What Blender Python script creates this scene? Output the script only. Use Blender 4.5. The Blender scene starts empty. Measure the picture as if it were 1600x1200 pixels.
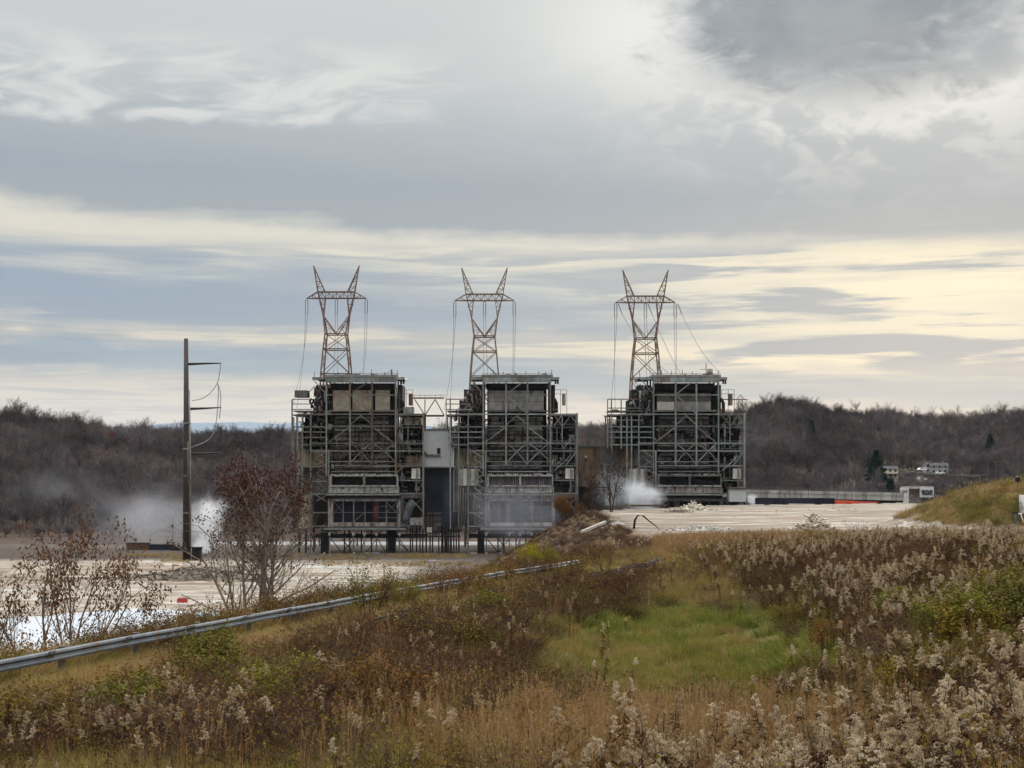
import bpy, math, random
import numpy as np
from mathutils import Vector, Matrix

C = bpy.context.scene
COL = C.collection
R = math.radians

# ------------------------------------------------------------------ camera
F = 2222.0          # focal length in photograph pixels (1600 wide)
HY = 725.0          # eye level in the photograph
cam_d = bpy.data.cameras.new("camera")
cam = bpy.data.objects.new("camera", cam_d)
COL.objects.link(cam)
cam.location = (0, 0, 0)
cam.rotation_euler = (R(90), 0, 0)
cam_d.sensor_fit = 'HORIZONTAL'
cam_d.sensor_width = 36
cam_d.lens = 36 * F / 1600
cam_d.shift_y = (HY - 600) / 1600
cam_d.clip_start = 0.3
cam_d.clip_end = 40000
C.camera = cam

# ------------------------------------------------------------------ view, cycles
C.view_settings.view_transform = 'Standard'
C.view_settings.look = 'None'
C.view_settings.gamma = 1
C.view_settings.use_curve_mapping = False
C.view_settings.exposure = 0.0
C.render.engine = 'CYCLES'
C.cycles.max_bounces = 6
C.cycles.diffuse_bounces = 3
C.cycles.glossy_bounces = 3
C.cycles.transparent_max_bounces = 8
C.cycles.volume_bounces = 2
C.cycles.use_denoising = True
C.cycles.denoiser = 'OPENIMAGEDENOISE'


def lin(c):
    return tuple((v / 255 / 12.92 if v / 255 <= .04045 else ((v / 255 + .055) / 1.055) ** 2.4) for v in c)


# ------------------------------------------------------------------ node maths helper
class X:
    """wraps a socket so that node maths reads as arithmetic"""
    nt = None

    def __init__(s, sock): s.s = sock

    @staticmethod
    def m(op, *a, clamp=False):
        n = X.nt.nodes.new('ShaderNodeMath'); n.operation = op; n.use_clamp = clamp
        for i, v in enumerate(a):
            if isinstance(v, X): X.nt.links.new(v.s, n.inputs[i])
            else: n.inputs[i].default_value = v
        return X(n.outputs[0])
    def __add__(s, o): return X.m('ADD', s, o)
    def __radd__(s, o): return X.m('ADD', o, s)
    def __sub__(s, o): return X.m('SUBTRACT', s, o)
    def __rsub__(s, o): return X.m('SUBTRACT', o, s)
    def __mul__(s, o): return X.m('MULTIPLY', s, o)
    def __rmul__(s, o): return X.m('MULTIPLY', o, s)
    def __truediv__(s, o): return X.m('DIVIDE', s, o)
    def __rtruediv__(s, o): return X.m('DIVIDE', o, s)


def smooth(v, a, b):
    n = X.nt.nodes.new('ShaderNodeMapRange'); n.interpolation_type = 'SMOOTHSTEP'
    X.nt.links.new(v.s, n.inputs[0])
    n.inputs[1].default_value = a; n.inputs[2].default_value = b
    return X(n.outputs[0])


def gauss(v, c, w):
    t = (v - c) / w
    return X.m('EXPONENT', (t * t) * -1.0)


def vec(a, b, c=0.0):
    n = X.nt.nodes.new('ShaderNodeCombineXYZ')
    for i, v in enumerate((a, b, c)):
        if isinstance(v, X): X.nt.links.new(v.s, n.inputs[i])
        else: n.inputs[i].default_value = v
    return X(n.outputs[0])


def noise(v, scale, detail=6, rough=.55, dist=0.0):
    n = X.nt.nodes.new('ShaderNodeTexNoise')
    if v is not None: X.nt.links.new(v.s, n.inputs['Vector'])
    n.inputs['Scale'].default_value = scale; n.inputs['Detail'].default_value = detail
    n.inputs['Roughness'].default_value = rough; n.inputs['Distortion'].default_value = dist
    return X(n.outputs['Fac'])


def mix(f, a, b):
    n = X.nt.nodes.new('ShaderNodeMix'); n.data_type = 'RGBA'; n.clamp_factor = True
    for idx, v in ((0, f), (6, a), (7, b)):
        if isinstance(v, X): X.nt.links.new(v.s, n.inputs[idx])
        elif idx == 0: n.inputs[0].default_value = v
        else: n.inputs[idx].default_value = (*v[:3], 1)
    return X(n.outputs[2])


def ramp(v, stops, interp='LINEAR'):
    n = X.nt.nodes.new('ShaderNodeValToRGB'); e = n.color_ramp.elements; n.color_ramp.interpolation = interp
    while len(e) < len(stops): e.new(0.5)
    for k, (p, c) in enumerate(stops):
        e[k].position = p
    for k, (p, c) in enumerate(stops):
        e[k].color = (*c[:3], 1)
    X.nt.links.new(v.s, n.inputs[0])
    return X(n.outputs[0])


# ------------------------------------------------------------------ world: cloudy evening sky over a Nishita base
SUN_EL, SUN_AZ = R(9.0), R(17.0)       # azimuth to the right of the view
W = bpy.data.worlds.new("World"); C.world = W; W.use_nodes = True
nt = W.node_tree; X.nt = nt
nt.nodes.clear()
out = nt.nodes.new('ShaderNodeOutputWorld'); bg = nt.nodes.new('ShaderNodeBackground')
nt.links.new(bg.outputs[0], out.inputs[0]); bg.inputs[1].default_value = 0.1
sky = nt.nodes.new('ShaderNodeTexSky'); sky.sky_type = 'NISHITA'; sky.sun_disc = False
sky.sun_elevation = SUN_EL; sky.sun_rotation = SUN_AZ
tc = nt.nodes.new('ShaderNodeTexCoord')
sp = nt.nodes.new('ShaderNodeSeparateXYZ'); nt.links.new(tc.outputs['Generated'], sp.inputs[0])
sx, sy, sz = X(sp.outputs[0]), X(sp.outputs[1]), X(sp.outputs[2])
az = X.m('ARCTAN2', sx, sy)
el = sz / X.m('SQRT', sx * sx + sy * sy + 1e-5)
U = az * 2290.0 + 800.0                # azimuth and elevation in the units of the photograph
V = 725.0 - el * 2222.0
cp = vec(az * 3.2, el * 6.0)           # soft clouds
cs = vec(az * 2.0, el * 22.0)          # streaks low over the horizon
n_soft = noise(cp, 2.2, 8, .58, .3)
n_fine = noise(cp, 9.0, 8, .6, .6)
n_str = noise(cs, 2.4, 8, .55, .4)
n_str2 = noise(vec(az * 3.0 + 4.0, el * 42.0 + 7.0), 2.0, 7, .5, .5)
warp = (n_soft - .5) * 70.0 + (n_str - .5) * 46.0 + (n_fine - .5) * 14.0
Vb = V - (U - 800.0) * 0.042 + warp * smooth(V, -100, 450) 
t = (Vb + 900.0) / 1700.0
def st(v, c): return ((v + 900) / 1700, lin(c))
base = ramp(t, [st(-900, (232, 233, 234)), st(-250, (228, 229, 228)), st(0, (208, 211, 211)), st(120, (201, 205, 206)), st(215, (181, 188, 193)),
                st(300, (163, 172, 181)), st(356, (166, 174, 181)), st(378, (220, 217, 206)), st(412, (226, 221, 206)), st(450, (200, 203, 200)),
                st(482, (158, 171, 186)), st(512, (170, 181, 191)), st(530, (224, 216, 199)), st(554, (219, 213, 199)), st(572, (163, 177, 189)),
                st(604, (168, 181, 191)), st(624, (217, 212, 202)), st(665, (222, 216, 208)), st(740, (214, 211, 206)), st(800, (160, 160, 160))])
# low streaks: grey-blue on the left, broken on the right
band = smooth(V, 372, 410) * (1.0 - smooth(V, 560, 620))
right = smooth(U, 850, 1250)
warm = mix(smooth(n_str, .40, .62), lin((243, 233, 206)), lin((219, 215, 204)))
base = mix(right * band * .62, base, warm)
str_mask = smooth(n_str2 + (n_str - .5) * .6, .47, .59)
base = mix(str_mask * band * (.6 + right * .4), base, lin((158, 169, 181)))
n_str3 = noise(vec(az * 5.0 + 2.0, el * 95.0 + n_str * 2.0), 2.0, 6, .6, .3)
fine = smooth(n_str3, .42, .62) * smooth(V, 360, 420) * (1.0 - smooth(V, 640, 690))
base = mix(fine * .32, base, lin((150, 165, 181)))
leftb = (1.0 - smooth(U, 250, 750)) * smooth(V, 375, 420) * (1.0 - smooth(V, 500, 535))
base = mix(leftb * smooth(n_str, .32, .52) * .95, base, lin((156, 170, 186)))
# glow where the sun stands behind the clouds
glow = gauss(U, 1500, 420) * gauss(V, 485, 75)
base = mix(glow * .55 * (1.0 - str_mask * .85), base, lin((251, 241, 212)))
# the pale quilted cloud, upper left
nd = noise(vec(az * 7.0 + el * 9.0, el * 26.0 - az * 5.0), 1.6, 9, .58, .9)
wis = smooth(V + (n_fine - .5) * 60.0, 40, 130) * (1.0 - smooth(V + (n_fine - .5) * 46.0 + (U - 300.0) * 0.02, 192, 212)) * (1.0 - smooth(U + (n_fine - .5) * 260.0, 580, 760))
base = mix(wis * smooth(nd, .36, .62) * .75, base, lin((229, 230, 226)))
base = mix(wis * smooth(nd, .56, .44) * .0, base, lin((190, 196, 198)))
# lit cloud in the upper right with the dark mass in front of it
n_b = noise(vec(az * 6.0, el * 10.0 + 3.0), 2.0, 9, .6, .5)
brt = gauss(U, 1380, 330) * gauss(V, 130, 120)
base = mix(brt * smooth(n_b * .6 + n_fine * .4, .44, .56) * .95, base, lin((246, 244, 237)))
base = mix(gauss(U, 1000, 170) * gauss(V, 40, 100) * .75, base, lin((243, 243, 239)))
wl = (n_b - .5) * 1.9 + (n_fine - .5) * .9
du, dv = (U - 1320.0) / 300.0, (V - 15.0 - (U - 1310.0) * 0.03) / 165.0
ell = 1.0 - (du * du + dv * dv) + wl
base = mix(smooth(ell + (n_fine - .5) * .7, -.3, .75) * .94, base, mix(smooth(n_soft, .35, .65), lin((128, 139, 151)), lin((154, 162, 169))))
du, dv = (U - 1535.0) / 95.0, (V - 118.0) / 50.0
ell2 = 1.0 - (du * du + dv * dv) + wl * 1.1
base = mix(smooth(ell2, .0, .9) * .7, base, lin((160, 167, 174)))
cl10 = nt.nodes.new('ShaderNodeVectorMath'); cl10.operation = 'SCALE'
nt.links.new(base.s, cl10.inputs[0]); cl10.inputs['Scale'].default_value = 10.0
m_ = nt.nodes.new('ShaderNodeMix'); m_.data_type = 'RGBA'; m_.inputs[0].default_value = 0.04
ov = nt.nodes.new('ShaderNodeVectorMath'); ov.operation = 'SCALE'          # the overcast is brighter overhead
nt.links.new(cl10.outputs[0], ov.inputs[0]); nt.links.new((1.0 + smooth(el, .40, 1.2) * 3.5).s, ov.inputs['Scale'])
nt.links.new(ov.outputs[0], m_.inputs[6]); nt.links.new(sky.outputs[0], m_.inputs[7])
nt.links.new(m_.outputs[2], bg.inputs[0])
W.cycles.sampling_method = 'MANUAL'; W.cycles.sample_map_resolution = 1024

# ------------------------------------------------------------------ sun: low, behind the clouds
sl = bpy.data.lights.new("sun", 'SUN'); so = bpy.data.objects.new("sun", sl); COL.objects.link(so)
sl.energy = 1.2; sl.angle = R(14); sl.color = (1.0, .90, .74)
sd = Vector((math.sin(SUN_AZ) * math.cos(SUN_EL), math.cos(SUN_AZ) * math.cos(SUN_EL), math.sin(SUN_EL)))
so.rotation_euler = sd.to_track_quat('Z', 'Y').to_euler()
so.location = (200, 400, 300)


# ================================================================== helpers
def P(px, py, d):
    """point seen at pixel px,py of the photograph at distance d"""
    return Vector(((px - 800) / F * d, d, (HY - py) / F * d))


class MB:
    """collects boxes, bars and tubes and links them as one mesh object"""
    def __init__(s): s.v = []; s.f = []

    def add(s, vs, fs):
        o = len(s.v); s.v.extend(tuple(map(float, p)) for p in vs); s.f.extend(tuple(i + o for i in f) for f in fs)

    def box(s, a, b):
        x0, y0, z0 = a; x1, y1, z1 = b
        s.add([(x0, y0, z0), (x1, y0, z0), (x1, y1, z0), (x0, y1, z0), (x0, y0, z1), (x1, y0, z1), (x1, y1, z1), (x0, y1, z1)],
              [(0, 3, 2, 1), (4, 5, 6, 7), (0, 1, 5, 4), (1, 2, 6, 5), (2, 3, 7, 6), (3, 0, 4, 7)])
        return s

    def bar(s, p, q, w, h=None, up=(0, 0, 1)):
        p, q = Vector(p), Vector(q); h = h or w
        d = (q - p)
        if d.length < 1e-6: return s
        d.normalize(); u = Vector(up)
        if abs(d.dot(u)) > .97: u = Vector((0, 1, 0))
        a = d.cross(u).normalized() * (w / 2); b = a.cross(d).normalized() * (h / 2)
        vs = [p - a - b, p + a - b, p + a + b, p - a + b, q - a - b, q + a - b, q + a + b, q - a + b]
        s.add(vs, [(3, 2, 1, 0), (4, 5, 6, 7), (0, 1, 5, 4), (1, 2, 6, 5), (2, 3, 7, 6), (3, 0, 4, 7)])
        return s

    def tube(s, pts, rad, n=6, cap=True):
        pts = [Vector(p) for p in pts]
        if not hasattr(rad, '__len__'): rad = [rad] * len(pts)
        o = len(s.v)
        ref = None
        for i, p in enumerate(pts):
            d = (pts[min(i + 1, len(pts) - 1)] - pts[max(i - 1, 0)])
            d = d.normalized() if d.length > 1e-9 else Vector((0, 0, 1))
            if ref is None: ref = Vector((1, 0, 0)) if abs(d.x) < .8 else Vector((0, 1, 0))
            a = d.cross(ref)
            if a.length < 1e-4: a = d.cross(Vector((0, 0, 1)) if abs(d.z) < .8 else Vector((0, 1, 0)))
            a.normalize(); b = d.cross(a)
            ref = b.cross(d) * -1 if False else ref
            for k in range(n):
                t = 2 * math.pi * k / n
                s.v.append(tuple(p + (a * math.cos(t) + b * math.sin(t)) * rad[i]))
        for i in range(len(pts) - 1):
            for k in range(n):
                k2 = (k + 1) % n
                s.f.append((o + i * n + k, o + i * n + k2, o + (i + 1) * n + k2, o + (i + 1) * n + k))
        if cap and n > 2:
            s.f.append(tuple(o + k for k in reversed(range(n))))
            s.f.append(tuple(o + (len(pts) - 1) * n + k for k in range(n)))
        return s

    def prism(s, pts, y0, y1):
        """outline in x,z pulled from y0 to y1"""
        n = len(pts)
        vs = [(x, y0, z) for x, z in pts] + [(x, y1, z) for x, z in pts]
        s.add(vs, [tuple(range(n)), tuple(reversed(range(n, 2 * n)))] + [(i + n, (i + 1) % n + n, (i + 1) % n, i) for i in range(n)])
        return s

    def mesh(s, name, mat=None, flat=True):
        me = bpy.data.meshes.new(name)
        me.from_pydata(s.v, [], s.f)
        if mat: me.materials.append(mat)
        if not flat: me.polygons.foreach_set('use_smooth', [True] * len(me.polygons))
        me.update()
        return me

    def build(s, name, mat, parent=None, smooth_=False):
        o = bpy.data.objects.new(name, s.mesh(name, mat, not smooth_))
        COL.objects.link(o)
        if parent: o.parent = parent
        return o


def tag(o, label=None, cat=None, group=None, kind=None):
    if label: o['label'] = label
    if cat: o['category'] = cat
    if group: o['group'] = group
    if kind: o['kind'] = kind
    return o


def empty(name, loc, label, cat, group=None, rz=0.0):
    o = bpy.data.objects.new(name, None); COL.objects.link(o)
    o.location = loc; o.rotation_euler = (0, 0, rz); o.empty_display_size = .5
    return tag(o, label, cat, group)


def copy_tree(o, parent=None):
    c = o.copy(); COL.objects.link(c)
    if parent: c.parent = parent
    for ch in list(o.children): copy_tree(ch, c)
    return c


# ------------------------------------------------------------------ materials
def new_mat(name):
    m = bpy.data.materials.new(name); m.use_nodes = True
    X.nt = m.node_tree
    b = m.node_tree.nodes['Principled BSDF']
    return m, b


def tcoord(kind='Object'):
    n = X.nt.nodes.new('ShaderNodeTexCoord'); return X(n.outputs[kind])


def wpos():
    n = X.nt.nodes.new('ShaderNodeNewGeometry'); return X(n.outputs['Position'])


def vscale(v, s):
    n = X.nt.nodes.new('ShaderNodeVectorMath'); n.operation = 'MULTIPLY'
    X.nt.links.new(v.s, n.inputs[0]); n.inputs[1].default_value = s
    return X(n.outputs[0])


def bump(b, h, strength=.4, dist=.05):
    n = X.nt.nodes.new('ShaderNodeBump'); n.inputs['Strength'].default_value = strength; n.inputs['Distance'].default_value = dist
    X.nt.links.new(h.s, n.inputs['Height']); X.nt.links.new(n.outputs[0], b.inputs['Normal'])


def M(name, c1, c2, scale=1.0, rough=.75, metal=0.0, streak=None, c3=None, c3amt=.5, bmp=0.0, stretch=(1, 1, 1), vary=0.0, spec=.35):
    """two-tone weathered surface; c3 adds stains in vertical runs"""
    m, b = new_mat(name)
    p = vscale(wpos(), stretch)
    col = mix(smooth(noise(p, scale, 8, .62), .33, .67), c1, c2)
    if c3:
        ps = vscale(wpos(), (1, 1, .16))
        k = smooth(noise(ps, scale * 1.7, 6, .6), .62 - .25 * c3amt, .78 - .2 * c3amt)
        col = mix(k, col, c3)
    X.nt.links.new(col.s, b.inputs['Base Color'])
    b.inputs['Roughness'].default_value = rough; b.inputs['Metallic'].default_value = metal
    if vary:
        oi = X.nt.nodes.new('ShaderNodeObjectInfo'); hs = X.nt.nodes.new('ShaderNodeHueSaturation')
        X.nt.links.new(col.s, hs.inputs['Color']); X.nt.links.new((1.0 + (X(oi.outputs['Random']) - .5) * vary).s, hs.inputs['Value']); X.nt.links.new(hs.outputs[0], b.inputs['Base Color'])
    b.inputs['Specular IOR Level'].default_value = spec
    if bmp: bump(b, noise(p, scale * 6, 6, .6), bmp)
    return m


def M_rand(name, cols, rough=.8, var=.25, spec=.2, trans=0.0, sat=1.2):
    """plant matter: colour picked per plant, mottled along the plant"""
    m, b = new_mat(name)
    oi = X.nt.nodes.new('ShaderNodeObjectInfo')
    rnd = X(oi.outputs['Random'])
    n = len(cols)
    col = ramp(rnd, [((i + .5) / n, c) for i, c in enumerate(cols)])
    k = noise(tcoord(), 9.0, 3, .6)
    hs = X.nt.nodes.new('ShaderNodeHueSaturation')
    X.nt.links.new(col.s, hs.inputs['Color'])
    hs.inputs['Saturation'].default_value = sat
    X.nt.links.new((1.0 + (k - .5) * (var * 4)).s, hs.inputs['Value'])
    X.nt.links.new(hs.outputs[0], b.inputs['Base Color'])
    b.inputs['Roughness'].default_value = rough
    b.inputs['Specular IOR Level'].default_value = spec * .5
    if trans:
        t = X.nt.nodes.new('ShaderNodeBsdfTranslucent'); X.nt.links.new(hs.outputs[0], t.inputs[0])
        a = X.nt.nodes.new('ShaderNodeMixShader'); a.inputs[0].default_value = trans
        o = X.nt.nodes['Material Output']
        X.nt.links.new(b.outputs[0], a.inputs[1]); X.nt.links.new(t.outputs[0], a.inputs[2]); X.nt.links.new(a.outputs[0], o.inputs[0])
    return m

# ================================================================== terrain
PAD, PLAT = -28.35, -11.7
rs = np.random.RandomState(7)


def vnoise(x, y, seed=0, octs=4):
    """smooth value noise on numpy arrays, about -1..1"""
    x = np.asarray(x, float); y = np.asarray(y, float)
    r = np.random.RandomState(seed); tab = r.rand(256, 256) * 2 - 1
    s = np.zeros(np.broadcast(x, y).shape); a = 1.0; tot = 0
    for o in range(octs):
        xi = np.floor(x).astype(int); yi = np.floor(y).astype(int)
        fx = x - xi; fy = y - yi; fx = fx * fx * (3 - 2 * fx); fy = fy * fy * (3 - 2 * fy)
        g = lambda i, j: tab[(xi + i) % 256, (yi + j) % 256]
        s = s + a * ((g(0, 0) * (1 - fx) + g(1, 0) * fx) * (1 - fy) + (g(0, 1) * (1 - fx) + g(1, 1) * fx) * fy)
        tot += a; a *= .5; x = x * 2.03 + 17.1; y = y * 2.03 + 9.7
    return s / tot


def sstep(v, a, b):
    t = np.clip((np.asarray(v, float) - a) / (b - a), 0, 1); return t * t * (3 - 2 * t)


# near ground: height below the eye by column (pixel) and distance
N_D = [1.5, 6, 12, 20, 30, 42, 58, 70, 80, 110, 150, 220, 300]
N_P = [-700, 0, 400, 600, 800, 1000, 1200, 1400, 1600, 2300]
N_Z = [
    [-1.7, -2.6, -3.9, -4.9, -5.5, -5.9, -6.4, -6.8, -7.1, -8.3, -9.8, -11.9, -11.9],
    [-1.7, -2.6, -3.9, -4.9, -5.5, -5.9, -6.4, -6.8, -7.1, -8.3, -9.8, -11.9, -11.9],
    [-1.7, -2.7, -3.9, -4.7, -5.4, -5.9, -6.4, -6.8, -7.1, -8.3, -9.8, -11.9, -11.9],
    [-1.7, -2.7, -3.9, -4.6, -5.4, -6.0, -6.2, -6.7, -7.1, -8.3, -9.8, -11.9, -11.9],
    [-1.7, -2.7, -3.8, -4.6, -5.6, -6.3, -5.7, -5.9, -6.6, -8.1, -9.7, -11.9, -11.9],
    [-1.7, -2.7, -3.8, -4.8, -6.0, -7.0, -7.25, -6.5, -6.3, -7.3, -9.2, -11.9, -11.9],
    [-1.7, -2.6, -3.6, -4.7, -6.0, -7.1, -7.2, -5.7, -5.6, -6.7, -8.7, -11.9, -11.9],
    [-1.7, -2.5, -3.3, -4.3, -5.1, -4.8, -4.4, -4.7, -5.2, -6.6, -8.7, -11.9, -11.9],
    [-1.7, -2.4, -3.0, -4.0, -4.4, -4.4, -4.4, -4.7, -5.1, -6.6, -8.7, -11.9, -11.9],
    [-1.7, -2.3, -2.8, -3.6, -4.0, -4.2, -4.4, -4.7, -5.1, -6.6, -8.7, -11.9, -11.9]]
lu, lv = np.linspace(-700, 2300, 240), np.linspace(math.log(1.5), math.log(300), 240)
_a = np.array([np.interp(lv, np.log(N_D), r) for r in N_Z])
LUT = np.array([np.interp(lu, N_P, _a[:, j]) for j in range(240)]).T
for _ in range(5):
    for ax in (0, 1):
        for _k in range(3):
            q = np.pad(LUT, [(1, 1) if i == ax else (0, 0) for i in (0, 1)], mode='edge')
            LUT = (np.take(q, range(0, 240), ax) + 2 * np.take(q, range(1, 241), ax) + np.take(q, range(2, 242), ax)) / 4


def lut(px, d):
    i = np.clip((px + 700) / 3000 * 239, 0, 238.999); j = np.clip((np.log(np.clip(d, 1.5, 299)) - lv[0]) / (lv[-1] - lv[0]) * 239, 0, 238.999)
    i0 = i.astype(int); j0 = j.astype(int); fi = i - i0; fj = j - j0
    return (LUT[i0, j0] * (1 - fi) + LUT[i0 + 1, j0] * fi) * (1 - fj) + (LUT[i0, j0 + 1] * (1 - fi) + LUT[i0 + 1, j0 + 1] * fi) * fj


RAIL_Y = [20, 35, 60, 80, 112, 130]
RAIL_Z = [-4.55, -4.96, -5.75, -6.45, -7.7, -8.4]      # middle of the far rail's beam
def rail_x(y): return -12.6 + 0.232 * (y - 35)
def rail_z(y): return np.interp(y, RAIL_Y, RAIL_Z)


EDGE = np.array([(-40, -60), (-15.0, 35), (-9.2, 60), (3.0, 112), (12.5, 148), (16.4, 200), (16.8, 356), (69, 413), (123, 433), (300, 455), (1200, 500)], float)


def edge_dist(x, y):
    """distance beyond the edge of the upper ground (negative on it)"""
    best = np.full(np.shape(x), 1e9); sg = np.ones(np.shape(x))
    for (ax, ay), (bx, by) in zip(EDGE[:-1], EDGE[1:]):
        dx, dy = bx - ax, by - ay; L = dx * dx + dy * dy
        t = np.clip(((x - ax) * dx + (y - ay) * dy) / L, 0, 1)
        ex, ey = x - ax - t * dx, y - ay - t * dy
        d = np.hypot(ex, ey); s = np.where(dx * (y - ay) - dy * (x - ax) > 0, 1.0, -1.0)
        m = d < best - 1e-9
        best = np.where(m, d, best); sg = np.where(m, s, sg)
    return best * sg


# hills: skyline pixel row by column, distance of the ridge, foot of the slope
H_P = [-900, -300, 0, 50, 100, 150, 200, 300, 450, 560, 700, 905, 1000, 1100, 1165, 1215, 1260, 1300, 1400, 1500, 1600, 2500]
H_Y = [610, 630, 640, 643, 648, 655, 662, 671, 671, 672, 664, 660, 652, 645, 638, 618, 625, 636, 642, 644, 636, 622]
H_D = [850, 850, 850, 850, 850, 860, 880, 900, 950, 1000, 1000, 1050, 1100, 1100, 1100, 1100, 1120, 1150, 1150, 1150, 1150, 1150]
TREE_H = 12.0


def hills(x, y):
    px = 800 + F * x / np.maximum(y, 1)
    yr = np.interp(px, H_P, H_Y); dr = np.interp(px, H_P, H_D)
    top = (HY - yr) / F * dr - TREE_H
    foot = np.interp(px, [1000, 1150], [532, 640])
    t = np.clip((y - foot) / (dr - foot), 0, 1)
    z = PAD + (top - PAD) * (t * .65 + .35 * t * t * (3 - 2 * t))
    # right bank with its shelf of houses
    rb = np.interp(y, [560, 625, 660, 850, 930], [PAD, -19, -15.5, -8.6, -3.0])
    tt = np.clip((y - 900) / (dr - 900), 0, 1)
    zr = np.where(y < 900, rb, -4.2 + (top + 4.2) * (tt ** 1.15))
    w = sstep(px, 1180, 1380)
    z = z * (1 - w) + zr * w
    back = np.clip((y - dr) / 500, 0, 1)
    z = np.where(y > dr, top + (PAD - 6 - top) * back * back * (3 - 2 * back), z)
    return np.where(y > np.minimum(foot, 560), z, PAD) + vnoise(x / 60, y / 60, 3) * 4 * sstep(y, 600, 760)


def ground_z(x, y):
    x = np.asarray(x, float); y = np.asarray(y, float)
    px = 800 + F * x / np.maximum(y, 1.0)
    z = np.where(y < 220, lut(px, y), -11.9)
    z = z + vnoise(x / 2.2, y / 2.2, 11) * .10 * sstep(y, 3, 10) + vnoise(x / 9, y / 9, 12) * .25 * sstep(y, 6, 20) * (1 - sstep(y, 130, 200))
    z = z + vnoise(x / 3.6, y / 4.5, 15, 3) * .60 * sstep(y, 18, 28) * (1 - sstep(y, 105, 140)) * (1 - np.exp(-(((px - 1100) / 230) ** 2 + ((y - 50) / 13) ** 2)))
    z = np.where(y > 215, np.maximum(z, PLAT - .2 + vnoise(x / 14, y / 14, 13) * .22 + vnoise(x / 3, y / 3, 14) * .06), z)
    # old road bed between the two rails
    s = (x - rail_x(y)) / math.hypot(1, .232)
    w = (1 - sstep(s, 5.5, 11)) * (1 - sstep(y, 105, 135))
    z = z * (1 - w) + (rail_z(np.clip(y, 15, 130)) - .62 + vnoise(x, y, 5) * .05) * w
    # grassy mound on the right of the slab
    m = sstep(x + vnoise(x / 6, y / 6, 21) * 2.2, 72, 97) * sstep(y + vnoise(x / 5, y / 5, 22) * 2.0, 236, 258) * (1 - sstep(y, 282, 305)) * (1 - sstep(x, 150, 190))
    z = z + m * (7.5 + 1.2 * sstep(x, 92, 112)) + m * vnoise(x / 4, y / 4, 23) * .5
    e = edge_dist(x, y)
    e = e + vnoise(x / 12, y / 12, 31) * .5 * sstep(np.abs(y - 250), 260, 60) * sstep(y, 120, 180)
    low = PAD + vnoise(x / 18, y / 18, 41) * .35 + vnoise(x / 4, y / 4, 42) * .10
    low = low - 1.6 * sstep(x, -112, -100) * sstep(y, 503, 508) * (1 - sstep(y, 528, 536))
    low = np.where(y > 525, np.maximum(hills(x, y), low), low)
    out = np.where(e > 0, np.maximum(z - e / 1.7, low), z)
    out = np.where(y > 500, low, out)
    return out


nd_, nc_ = 470, 420
gd = np.exp(np.linspace(math.log(1.2), math.log(2600), nd_))
gt = np.linspace(-.85, .85, nc_)
GX = gd[:, None] * gt[None, :]; GY = np.repeat(gd[:, None], nc_, 1)
GZ = ground_z(GX, GY)


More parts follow.
